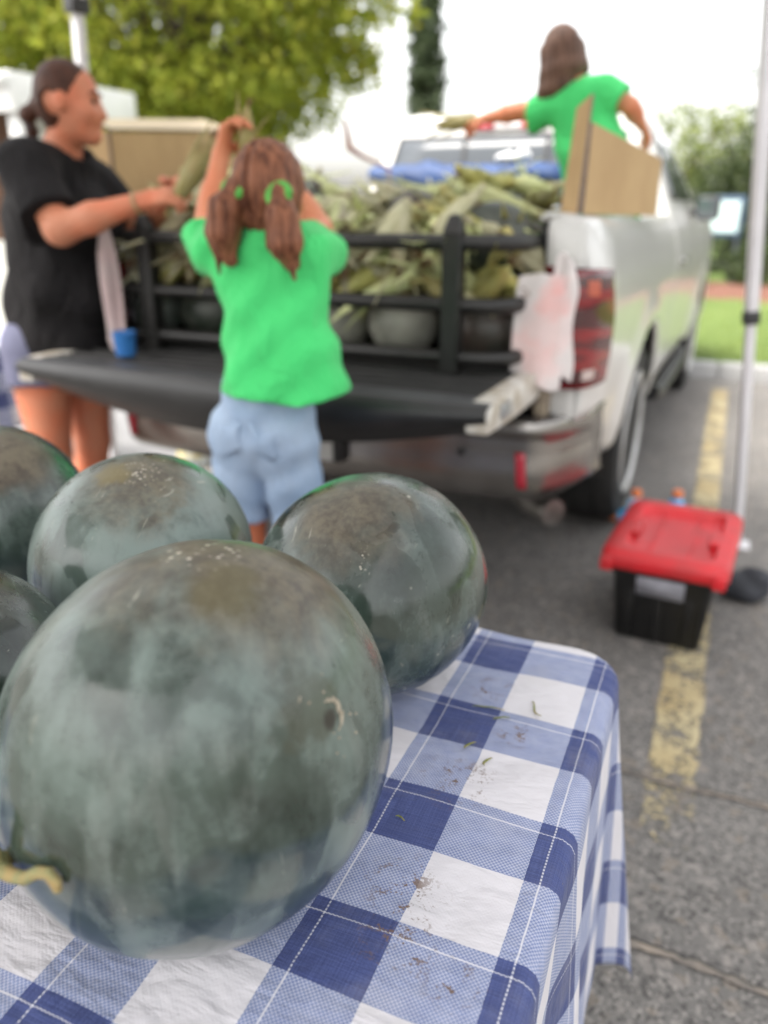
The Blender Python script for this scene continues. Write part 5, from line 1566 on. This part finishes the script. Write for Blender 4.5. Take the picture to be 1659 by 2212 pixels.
def head(F, c, fwd, up, s=1.0):
    """skull, jaw, nose, brow, lips and ears; fwd = the way the face looks"""
    fwd, up = unit(fwd), unit(up); up = unit(up - fwd * (up @ fwd)); sd = np.cross(fwd, up)
    c = np.array(c, float)
    R = np.stack([sd, fwd, up], 1)
    F.ell(c + up * 0.018 * s - fwd * 0.010 * s, V(0.073, 0.092, 0.092) * s, 0.02, R)
    F.ell(c - up * 0.045 * s + fwd * 0.028 * s, V(0.056, 0.062, 0.072) * s, 0.03, R)
    F.ell(c - up * 0.098 * s + fwd * 0.060 * s, V(0.026, 0.024, 0.020) * s, 0.03, R)
    F.cone(c + up * 0.004 * s + fwd * 0.080 * s, c - up * 0.034 * s + fwd * 0.098 * s, 0.008 * s, 0.0125 * s, 0.012)
    for q in (-1, 1):
        F.ell(c - up * 0.038 * s + fwd * 0.088 * s + sd * q * 0.011 * s, V(0.009, 0.010, 0.008) * s, 0.008, R)
        F.cone(c + up * 0.018 * s + fwd * 0.079 * s + sd * q * 0.012 * s, c + up * 0.018 * s + fwd * 0.068 * s + sd * q * 0.045 * s, 0.008 * s, 0.007 * s, 0.012)
        F.ell(c - up * 0.030 * s + fwd * 0.058 * s + sd * q * 0.038 * s, V(0.022, 0.024, 0.022) * s, 0.03, R)
        F.ell(c - up * 0.008 * s - fwd * 0.012 * s + sd * q * 0.076 * s, V(0.009, 0.020, 0.031) * s, 0.010, R)
        F.carve(c + up * 0.002 * s + fwd * 0.086 * s + sd * q * 0.032 * s, V(0.016, 0.012, 0.010) * s, 0.012)
    F.cone(c - up * 0.063 * s + fwd * 0.083 * s - sd * 0.014 * s, c - up * 0.063 * s + fwd * 0.083 * s + sd * 0.014 * s, 0.0065 * s, 0.0065 * s, 0.008)
    F.cone(c - up * 0.074 * s + fwd * 0.081 * s - sd * 0.011 * s, c - up * 0.074 * s + fwd * 0.081 * s + sd * 0.011 * s, 0.007 * s, 0.007 * s, 0.008)
    F.carve(c - up * 0.0685 * s + fwd * 0.092 * s, V(0.022, 0.022, 0.0035) * s, 0.004)
    return sd, fwd, up
def eyes(c, sd, fwd, up, parent, s=1.0, o=None):
    c = np.array(c, float) - np.array(o)
    for q in (-1, 1):
        m = MB(); m.lathe([(0.0001, -0.008 * s), (0.006 * s, -0.006 * s), (0.0085 * s, 0), (0.006 * s, 0.006 * s), (0.0001, 0.008 * s)], 12, M=Matrix.Translation(Vector(np.array(c) + up * 0.003 * s + fwd * 0.0765 * s + sd * q * 0.031 * s)))
        m.build('eye', EYE, parent)
        b0 = np.array(c) + up * 0.024 * s + fwd * 0.0885 * s + sd * q * 0.016 * s; b1 = np.array(c) + up * 0.030 * s + fwd * 0.083 * s + sd * q * 0.034 * s; b2 = np.array(c) + up * 0.022 * s + fwd * 0.068 * s + sd * q * 0.052 * s
        m = MB(); m.tube([b0, b1, b2], [0.003 * s, 0.0038 * s, 0.002 * s], 6); m.build('eyebrow', HAIR_W, parent)
def shoe(F, ankle, fwd, s=1.0):
    a = np.array(ankle, float); f = unit(V(fwd[0], fwd[1], 0)); a[2] = 0
    F.cone(a - f * 0.05 * s + V(0, 0, .038 * s), a + f * 0.13 * s + V(0, 0, .026 * s), 0.036 * s, 0.030 * s, 0.02)
    F.cone(a + V(0, 0, 0.05 * s), a + V(0, 0, 0.085 * s), 0.040 * s, 0.040 * s, 0.02)
def mkperson(label, loc, group=None):
    return tag(empty('person', loc), label, 'person', group)

# ---- girl with pigtails, seen from behind, holding an ear of corn up in both hands
o0 = V(-1.03, 1.66, 0)
P1 = mkperson('girl in green T-shirt and pale denim shorts with two pigtails, back to the camera', tuple(o0))
lo, hi = (-1.42, 1.38, -0.01), (-0.70, 2.06, 1.64)
hc = V(-0.985, 1.665, 1.352)
F = Field(lo, hi, 0.0065)
pel = V(-1.015, 1.665, 0.82); chest = V(-1.0, 1.665, 1.14); nb = V(-1.0, 1.665, 1.255)
F.cone(pel, chest, 0.108, 0.105, 0.04, axis=(0, 1, 0), s=0.70); F.cone(chest, nb, 0.108, 0.07, 0.04, axis=(0, 1, 0), s=0.70)
F.cone(nb, V(-0.99, 1.662, 1.30), 0.046, 0.041, 0.02)
shL, elL, wrL = V(-1.125, 1.655, 1.225), V(-1.225, 1.765, 1.290), V(-1.228, 1.835, 1.442)
shR, elR, wrR = V(-0.900, 1.665, 1.222), V(-0.985, 1.885, 1.272), V(-1.110, 1.895, 1.418)
for sh, el, wr in ((shL, elL, wrL), (shR, elR, wrR)):
    F.cone(nb - V(0, 0, .03), sh, 0.055, 0.046, 0.03); F.cone(sh, el, 0.044, 0.034, 0.03); F.cone(el, wr, 0.034, 0.022, 0.02); F.cone(el * .75 + wr * .25, el * .6 + wr * .4, 0.036, 0.033, 0.02)
hand(F, wrL, (0.30, 0.10, 0.9), (0.8, 0.1, -0.2), 1, 0.88, (0.7, 0.8, 0.6)); hand(F, wrR, (-0.45, -0.05, 0.6), (-0.8, 0.0, -0.4), -1, 0.88, (0.7, 0.8, 0.6))
sd, fw_, up_ = head(F, hc, (-0.25, 1, 0.22), (0, 0, 1), 0.93)
hips = (V(-1.112, 1.665, 0.74), V(-0.968, 1.665, 0.74)); knees = (V(-1.112, 1.655, 0.415), V(-0.955, 1.685, 0.415)); ank = (V(-1.115, 1.64, 0.07), V(-0.955, 1.665, 0.07))
for h, k, a in zip(hips, knees, ank):
    F.cone(h, k, 0.070, 0.049, 0.03); F.cone(k, k * .65 + a * .35 + V(0, -.012, 0), 0.050, 0.050, 0.02); F.cone(k * .65 + a * .35 + V(0, -.012, 0), a, 0.050, 0.032, 0.02)
F.mesh('body', SKIN_G, P1, o0)
eyes(hc, sd, fw_, up_, P1, 0.93, o0)
for i, a in enumerate(ank): 
    G = Field((a[0] - .12, a[1] - .15, -0.005), (a[0] + .12, a[1] + .26, 0.16), 0.006); shoe(G, a, (0, 1, 0), 0.88); G.cut(lambda x, y, z: -z + 0.002); G.mesh('shoe', SHOE, P1, o0)
F = Field((-1.36, 1.40, 0.80), (-0.70, 1.95, 1.36), 0.0065)                 # shirt
F.cone(V(-0.972, 1.66, 0.88), V(-0.995, 1.665, 1.10), 0.172, 0.128, 0.03, axis=(0, 1, 0), s=0.78); F.cone(V(-0.995, 1.665, 1.10), V(-1.003, 1.665, 1.19), 0.128, 0.130, 0.03, axis=(0, 1, 0), s=0.72)
F.cone(shL * .7 + shR * .3, shL * .3 + shR * .7, 0.070, 0.070, 0.03)
SL = Field((-1.36, 1.40, 0.80), (-0.70, 1.95, 1.36), 0.0065)
SL.cone(shL, shL * .35 + elL * .65 + V(0, 0, -0.035), 0.064, 0.078, 0.0)
SL.cone(shR, shR * .35 + elR * .65 + V(0.012, 0, -0.03), 0.064, 0.072, 0.0)
ax_ = unit(elL - shL); ax2 = unit(elR - shR); pL = shL * .45 + elL * .55; pR = shR * .45 + elR * .55
SL.cut(lambda x, y, z: np.where(x < -1.0, (x - pL[0]) * ax_[0] + (y - pL[1]) * ax_[1] + (z - pL[2]) * ax_[2], (x - pR[0]) * ax2[0] + (y - pR[1]) * ax2[1] + (z - pR[2]) * ax2[2]))
F.merge(SL, 0.03)
F.disp(lambda x, y, z: 0.009 * np.sin(38 * x + 16 * z + 2 * np.sin(9 * z) + 2) * np.clip((1.14 - z) * 5, 0, 1) + 0.006 * np.sin(34 * (z + 0.8 * x) + 1) * np.clip((z - 0.98) * 6, 0, 1) + 0.005 * np.sin(52 * (z - 0.9 * x)))
F.cut(lambda x, y, z: (0.897 - 0.10 * (x + 0.985) * (x < -0.985) + 0.03 * (x + .985)) - z + 0.006 * np.sin(30 * x))
F.cut(lambda x, y, z: -(np.sqrt((x + 0.995) ** 2 + (y - 1.665) ** 2 + ((z - 1.325) * 0.9) ** 2) - 0.075))
F.mesh('shirt', GREEN, P1, o0)
F = Field((-1.30, 1.42, 0.50), (-0.74, 1.92, 0.96), 0.0065)                 # denim shorts
F.cone(V(-1.03, 1.665, 0.80), V(-1.015, 1.665, 0.92), 0.122, 0.122, 0.03, axis=(0, 1, 0), s=0.80)
for i, (h, k) in enumerate(zip(hips, knees)):
    F.cone(h + V(0, 0, 0.03), k + V(0, 0, 0.10), 0.075, 0.072, 0.02)
    F.ell(h + V(0, -0.036, 0.050), (0.060, 0.052, 0.07), 0.03)
F.disp(lambda x, y, z: 0.0025 * np.sin(40 * z + 30 * x) * np.sin(20 * x + 1) + 0.0018 * np.sin(80 * z - 50 * np.abs(x + 1.03)))
F.cut(lambda x, y, z: 0.560 - z + 0.01 * np.sin(14 * x)); F.cut(lambda x, y, z: z - 0.935)
sh_ = F.mesh('shorts', DENIM, P1, o0)
for x in (-1.105, -0.965):
    m = MB()
    for v_ in range(9):
        for u_ in range(9):
            u, v = u_ / 8, v_ / 8
            ok, q, n, _ = sh_.closest_point_on_mesh(Vector((x - 0.042 + 0.084 * u - o0[0], -0.20, 0.735 + 0.095 * v - 0.018 * (1 - abs(2 * u - 1)) * (1 - v))))
            m.v.append(tuple(q + n * 0.0008))
    m.f = [(j * 9 + i, j * 9 + i + 1, (j + 1) * 9 + i + 1, (j + 1) * 9 + i) for j in range(8) for i in range(8)]; m.m = [0] * 64
    m.build('back_pocket', DENIM, sh_, solid=0.0022)
F = Field((-1.16, 1.45, 1.14), (-0.80, 1.80, 1.54), 0.005)                  # hair: cap plus two tied tails
R = np.stack([sd, fw_, up_], 1)
F.ell(hc + up_ * 0.022 - fw_ * 0.018, V(0.080, 0.094, 0.095), 0.01, R)
F.ell(hc - up_ * 0.035 - fw_ * 0.045, V(0.062, 0.055, 0.060), 0.03, R)
F.cut(lambda x, y, z: ((x - hc[0]) * fw_[0] + (y - hc[1]) * fw_[1] + (z - hc[2]) * fw_[2]) - 0.052 - 0.25 * (z - hc[2] - 0.03))
tieL, tieR = V(-1.018, 1.572, 1.360), V(-0.905, 1.570, 1.347)
F.cone(hc + V(-0.05, -0.05, -0.01), tieL, 0.035, 0.022, 0.02); F.cone(hc + V(0.05, -0.05, -0.01), tieR, 0.035, 0.022, 0.02)
for tie, ends in ((tieL, ((-1.036, 1.548, 1.318), (-1.044, 1.55, 1.270), (-1.034, 1.56, 1.205))), (tieR, ((-0.893, 1.545, 1.302), (-0.886, 1.545, 1.252), (-0.878, 1.555, 1.200)))):
    pts = [tie] + [V(*e) for e in ends]
    F.chain(pts, [0.016, 0.032, 0.036, 0.010], 0.02)
    for j in range(5):
        off = V(rnd.uniform(-.022, .022), rnd.uniform(-.014, .014), rnd.uniform(-.02, .01))
        F.chain([pts[1] + off * 0.6, pts[2] + off, pts[3] + off * 1.3], [0.012, 0.012, 0.004], 0.006)
F.disp(lambda x, y, z: 0.0011 * np.sin(260 * x + 25 * z) + 0.0009 * np.sin(190 * y + 310 * x - 30 * z) + 0.010 * np.exp(-((x - hc[0] - 0.004) / 0.005) ** 2) * (y < hc[1] - 0.02) * (z > 1.30))
F.mesh('hair', HAIR_G, P1, o0)
TIE = simple('green_tie', (0.10, 0.42, 0.06), (0.07, 0.34, 0.05), rough=0.6)
for tie in (tieL, tieR):
    m = MB(); m.tube([(tie[0] - o0[0] + 0.021 * math.cos(a), tie[1] - o0[1] + 0.010 * math.sin(a) - 0.010, tie[2] + 0.018 * math.sin(a)) for a in np.linspace(0, 2 * math.pi, 14)], 0.011, 8); m.build('hair_tie', TIE, P1)
put = put_ear((-1.172, 1.872, 1.488), 0.0, -1.45, 0.4, 6, 'ear of corn held upright in both hands of the pigtailed girl', 'ears of corn held in hands'); put.scale = (0.50, 0.62, 0.62)

# ---- woman in black at the left, in profile, husking corn over the tailgate
o0 = V(-2.25, 2.22, 0)
P2 = mkperson('woman in black T-shirt standing at the left, hair tied back, hands over the tailgate', (-2.222, 2.215, 0))
hc = V(-2.045, 2.20, 1.637)
F = Field((-2.62, 1.84, -0.01), (-1.46, 2.66, 1.82), 0.0075)
pel, belly, chest, nb = V(-2.25, 2.21, 0.90), V(-2.20, 2.21, 1.08), V(-2.17, 2.205, 1.32), V(-2.125, 2.205, 1.475)
F.chain([pel, belly, chest, nb], [0.140, 0.138, 0.120, 0.06], 0.05)
F.cone(nb, V(-2.085, 2.203, 1.555), 0.060, 0.055, 0.03)
shN, elN, wrN = V(-2.10, 2.03, 1.425), V(-1.935, 1.965, 1.262), V(-1.675, 2.045, 1.340)
shF, elF, wrF = V(-2.13, 2.35, 1.375), V(-1.985, 2.41, 1.235), V(-1.735, 2.26, 1.375)
for sh, el, wr in ((shN, elN, wrN), (shF, elF, wrF)):
    F.cone(nb - V(0, 0, .05), sh, 0.055, 0.052, 0.03); F.cone(sh, el, 0.056, 0.046, 0.03); F.cone(el, el * .6 + wr * .4, 0.047, 0.044, 0.03); F.cone(el * .6 + wr * .4, wr, 0.044, 0.027, 0.02)
hand(F, wrN, (0.95, 0.25, 0.22), (0.0, 0.65, -0.75), 1, 1.0, (0.6, 0.9, 0.6)); hand(F, wrF, (0.9, -0.35, 0.15), (-0.1, -0.7, -0.6), -1, 1.0, (0.6, 0.9, 0.6))
sd, fw_, up_ = head(F, hc, (1, 0.50, -0.08), (-0.05, 0, 1), 1.03)
hips = (V(-2.26, 2.11, 0.84), V(-2.265, 2.31, 0.84)); knees = (V(-2.255, 2.10, 0.47), V(-2.26, 2.315, 0.47)); ank = (V(-2.28, 2.10, 0.08), V(-2.275, 2.315, 0.08))
for h, k, a in zip(hips, knees, ank):
    F.cone(h, k, 0.115, 0.068, 0.03); F.cone(k, k * .68 + a * .32 - V(0.02, 0, 0), 0.066, 0.066, 0.02); F.cone(k * .68 + a * .32 - V(0.02, 0, 0), a, 0.066, 0.040, 0.02)
F.mesh('body', SKIN_W, P2, o0)
eyes(hc, sd, fw_, up_, P2, 1.03, o0)
for a in ank:
    G = Field((a[0] - .14, a[1] - .10, -0.005), (a[0] + .26, a[1] + .10, 0.16), 0.006); shoe(G, a, (1, 0, 0), 1.0); G.cut(lambda x, y, z: -z + 0.002); G.mesh('shoe', SHOE, P2, o0)
F = Field((-2.56, 1.80, 0.80), (-1.78, 2.64, 1.60), 0.0075)                 # loose T-shirt
F.chain([V(-2.235, 2.21, 0.84), V(-2.185, 2.21, 1.06), V(-2.165, 2.205, 1.32)], [0.192, 0.188, 0.165], 0.04, axis=(0, 1, 0), s=0.98)
F.cone(V(-2.165, 2.205, 1.32), nb + V(0, 0, -0.02), 0.172, 0.085, 0.04); F.ell(V(-2.06, 2.205, 1.28), (0.11, 0.15, 0.10), 0.05)
for sh, el in ((shN, elN), (shF, elF)):
    F.cone(nb - V(0, 0, .03), sh, 0.085, 0.085, 0.04)
SL = Field((-2.56, 1.80, 0.80), (-1.78, 2.64, 1.60), 0.0075)
for sh, el in ((shN, elN), (shF, elF)):
    SL.cone(sh, sh * .25 + el * .75 + V(-0.012, 0, -0.02), 0.084, 0.092, 0.0)
aN = unit(elN - shN); pN = shN * .25 + elN * .75; aF = unit(elF - shF); pF = shF * .25 + elF * .75
SL.cut(lambda x, y, z: np.where(y < 2.2, (x - pN[0]) * aN[0] + (y - pN[1]) * aN[1] + (z - pN[2]) * aN[2], (x - pF[0]) * aF[0] + (y - pF[1]) * aF[1] + (z - pF[2]) * aF[2]))
F.merge(SL, 0.04)
F.disp(lambda x, y, z: 0.009 * np.sin(26 * z + 22 * x + 3 * np.sin(8 * y)) + 0.007 * np.sin(38 * x - 14 * z) * np.clip((1.3 - z) * 4, 0, 1))
F.cut(lambda x, y, z: 0.853 - z + 0.008 * np.sin(20 * x + 9 * y))
F.cut(lambda x, y, z: -(np.sqrt((x + 2.085) ** 2 + (y - 2.204) ** 2 + ((z - 1.545) * 0.85) ** 2) - 0.088))
shirt = F.mesh('shirt', BLACKT, P2, o0)
F = Field((-2.52, 1.95, 0.68), (-1.98, 2.48, 0.98), 0.0075)                 # shorts
F.cone(V(-2.245, 2.21, 0.88), V(-2.24, 2.21, 0.94), 0.172, 0.168, 0.02)
for h, k in zip(hips, knees): F.cone(h + V(0, 0, .02), k + V(0, 0, .25), 0.120, 0.114, 0.03)
F.cut(lambda x, y, z: 0.735 - z + 0.008 * np.sin(22 * x)); F.mesh('shorts', DENIMD, P2, o0)
F = Field((-2.34, 2.02, 1.42), (-1.90, 2.38, 1.82), 0.005)                  # hair pulled back into a tail
R = np.stack([sd, fw_, up_], 1)
F.ell(hc + up_ * 0.026 - fw_ * 0.020, V(0.082, 0.094, 0.096), 0.01, R)
F.ell(hc - up_ * 0.02 - fw_ * 0.055, V(0.062, 0.052, 0.066), 0.03, R)
F.cut(lambda x, y, z: (((x - hc[0]) * fw_[0] + (y - hc[1]) * fw_[1] + (z - hc[2]) * fw_[2]) - 0.020 - 0.55 * np.clip(((x - hc[0]) * up_[0] + (z - hc[2]) * up_[2]) - 0.03, -0.2, 0.06)) * 0.85)
F.cut(lambda x, y, z: -(np.sqrt(((x - hc[0] + 0.012) / 0.9) ** 2 + ((z - hc[2] + 0.010)) ** 2) - 0.033 + 3 * np.clip(0.060 - np.abs(y - hc[1]), 0, 1)))
F.chain([hc - fw_ * 0.10 - up_ * 0.01, hc - fw_ * 0.14 - up_ * 0.05, V(-2.225, 2.2, 1.56), V(-2.245, 2.2, 1.49)], [0.022, 0.022, 0.018, 0.006], 0.02)
F.disp(lambda x, y, z: 0.0007 * np.sin(200 * z + 60 * x) + 0.0006 * np.sin(260 * y + 90 * x))
F.mesh('hair', HAIR_W, P2, o0)
# chest print and bracelet
m = MB(); m.lathe([(0.0315, -0.004), (0.0345, -0.004), (0.0345, 0.004), (0.0315, 0.004)], 20, M=Matrix.Translation(Vector(wrN * .93 + elN * .07 - o0)) @ Vector(wrN - elN).to_track_quat('Z', 'Y').to_matrix().to_4x4())
m.build('bracelet', simple('bracelet', (0.35, 0.25, 0.12), rough=0.4), P2)
put = put_ear((-1.517, 2.110, 1.418), 0.35, -0.95, 0.4, 6, 'half-husked yellow ear of corn held in the hands of the woman in black', 'ears of corn held in hands'); put.scale = (0.85, 0.85, 0.85)

# ---- girl kneeling in the truck bed, back to the camera, one arm out holding corn
o0 = V(-0.62, 3.42, 0.856)
P3 = mkperson('girl in green T-shirt kneeling in the truck bed, loose brown hair, arm held out', tuple(o0))
F = Field((-1.24, 3.05, 0.85), (-0.30, 3.86, 2.00), 0.007)
hc = V(-0.705, 3.425, 1.872)
pel, chest, nb = V(-0.57, 3.42, 1.275), V(-0.615, 3.41, 1.60), V(-0.655, 3.41, 1.735)
F.cone(pel, chest, 0.112, 0.106, 0.04, axis=(0, 1, 0), s=0.70); F.cone(chest, nb, 0.106, 0.07, 0.04, axis=(0, 1, 0), s=0.70)
F.cone(nb, V(-0.685, 3.415, 1.81), 0.046, 0.042, 0.02)
shL, elL, wrL = V(-0.765, 3.41, 1.690), V(-0.90, 3.44, 1.700), V(-1.045, 3.42, 1.695)
shR, elR, wrR = V(-0.535, 3.41, 1.715), V(-0.435, 3.40, 1.640), V(-0.405, 3.52, 1.575)
for sh, el, wr in ((shL, elL, wrL), (shR, elR, wrR)):
    F.cone(nb - V(0, 0, .03), sh, 0.055, 0.048, 0.03); F.cone(sh, el, 0.044, 0.035, 0.03); F.cone(el, el * .65 + wr * .35, 0.035, 0.034, 0.02); F.cone(el * .65 + wr * .35, wr, 0.034, 0.022, 0.02)
hand(F, wrL, (-0.95, 0, -0.1), (0.1, 0.3, -0.9), 1, 0.88, (0.7, 0.9, 0.6)); hand(F, wrR, (0.2, 0.8, -0.5), (-0.6, 0, -0.6), -1, 0.88, (0.4, 0.4, 0.3))
sd, fw_, up_ = head(F, hc, (-0.45, 1, -0.25), (-0.1, 0, 1), 0.92)
for dx in (-0.075, 0.075):
    h, k, a = V(-0.60 + dx, 3.42, 1.24), V(-0.60 + dx, 3.46, 0.915), V(-0.60 + dx, 3.12, 0.90)
    F.cone(h, k, 0.085, 0.055, 0.03); F.cone(k, k * .6 + a * .4, 0.052, 0.05, 0.02); F.cone(k * .6 + a * .4, a, 0.05, 0.033, 0.02)
F.cut(lambda x, y, z: 0.857 - z)
F.mesh('body', SKIN_G, P3, o0)
eyes(hc, sd, fw_, up_, P3, 0.92, o0)
for dx in (-0.075, 0.075):
    G = Field((-0.60 + dx - .07, 2.94, 0.85), (-0.60 + dx + .07, 3.20, 1.02), 0.006)
    G.cone((-0.60 + dx, 3.12, 0.905), (-0.60 + dx, 3.02, 0.935), 0.036, 0.034, 0.02); G.cone((-0.60 + dx, 3.01, 0.90), (-0.60 + dx, 3.01, 0.965), 0.03, 0.03, 0.02); G.cut(lambda x, y, z: 0.858 - z); G.mesh('shoe', SHOE, P3, o0)
F = Field((-0.98, 3.15, 1.14), (-0.36, 3.70, 1.84), 0.007)
F.cone(V(-0.57, 3.42, 1.22), V(-0.595, 3.415, 1.50), 0.160, 0.138, 0.03, axis=(0, 1, 0), s=0.78); F.cone(V(-0.595, 3.415, 1.50), V(-0.640, 3.41, 1.66), 0.138, 0.124, 0.03, axis=(0, 1, 0), s=0.72)
F.cone(shL * .7 + shR * .3, shL * .3 + shR * .7, 0.072, 0.072, 0.03)
SL = Field((-0.98, 3.15, 1.14), (-0.36, 3.70, 1.84), 0.007)
SL.cone(shL, shL * .4 + elL * .6 + V(0, 0, -0.02), 0.066, 0.074, 0.0)
SL.cone(shR, shR * .3 + elR * .7 + V(0, 0, -0.01), 0.066, 0.072, 0.0)
aL = unit(elL - shL); pL2 = shL * .45 + elL * .55; aR = unit(elR - shR); pR2 = shR * .35 + elR * .65
SL.cut(lambda x, y, z: np.where(x < -0.65, (x - pL2[0]) * aL[0] + (y - pL2[1]) * aL[1] + (z - pL2[2]) * aL[2], (x - pR2[0]) * aR[0] + (y - pR2[1]) * aR[1] + (z - pR2[2]) * aR[2]))
F.merge(SL, 0.03)
F.disp(lambda x, y, z: 0.009 * np.sin(36 * (x * 0.8 + z * 0.6) + 2 * np.sin(12 * z)) * np.clip((1.66 - z) * 5, 0, 1))
F.cut(lambda x, y, z: 1.20 - z)
F.cut(lambda x, y, z: -(np.sqrt((x + 0.675) ** 2 + (y - 3.413) ** 2 + (z - 1.80) ** 2) - 0.066))
F.mesh('shirt', GREEN, P3, o0)
F = Field((-0.82, 3.22, 0.95), (-0.40, 3.64, 1.30), 0.007)
F.cone(V(-0.60, 3.42, 1.20), V(-0.60, 3.42, 1.28), 0.15, 0.14, 0.02, axis=(0, 1, 0), s=0.8)
for dx in (-0.075, 0.075): F.cone((-0.60 + dx, 3.42, 1.23), (-0.60 + dx, 3.445, 1.03), 0.096, 0.078, 0.02)
F.cut(lambda x, y, z: 1.0 - z); F.mesh('shorts', DENIM, P3, o0)
F = Field((-0.86, 3.24, 1.68), (-0.54, 3.58, 2.00), 0.005)
R = np.stack([sd, fw_, up_], 1)
F.ell(hc + up_ * 0.022 - fw_ * 0.016, V(0.080, 0.094, 0.096), 0.01, R)
F.cut(lambda x, y, z: ((x - hc[0]) * fw_[0] + (y - hc[1]) * fw_[1] + (z - hc[2]) * fw_[2]) - 0.045 - 0.3 * (z - hc[2] - 0.03))
for j in range(11):
    a = -1.45 + 2.9 * j / 10
    d = -fw_ * math.cos(a) + sd * math.sin(a)
    s0 = hc + d * V(0.062, 0.062, 0) + up_ * 0.02
    F.chain([s0, hc + d * 0.074 - V(0, 0, 0.06), hc + d * 0.072 - V(0.022, 0, 0.125), hc + d * 0.062 - V(0.035, 0, 0.165 + 0.012 * math.sin(j * 2))], [0.028, 0.024, 0.017, 0.006], 0.028)
F.disp(lambda x, y, z: 0.0012 * np.sin(250 * x + 20 * z) + 0.0009 * np.sin(210 * y + 190 * x - 25 * z))
F.mesh('hair', HAIR_B, P3, o0)
put = put_ear((-1.165, 3.425, 1.625), 3.05, 0.05, 0.4, 5, 'ear of corn held out in the hand of the girl in the truck bed', 'ears of corn held in hands'); put.scale = (0.85, 0.85, 0.85)
P3.scale = (0.93, 0.93, 0.93); P3.location = (-0.525, 3.42, 0.856 + 0.075); P3.rotation_euler = (0, -0.12, 0)
_M = Matrix.Translation(P3.location) @ Matrix.Rotation(-0.12, 4, 'Y') @ Matrix.Scale(0.93, 4)
put.location = _M @ (Vector((-1.165, 3.425, 1.70)) - Vector(tuple(o0)))
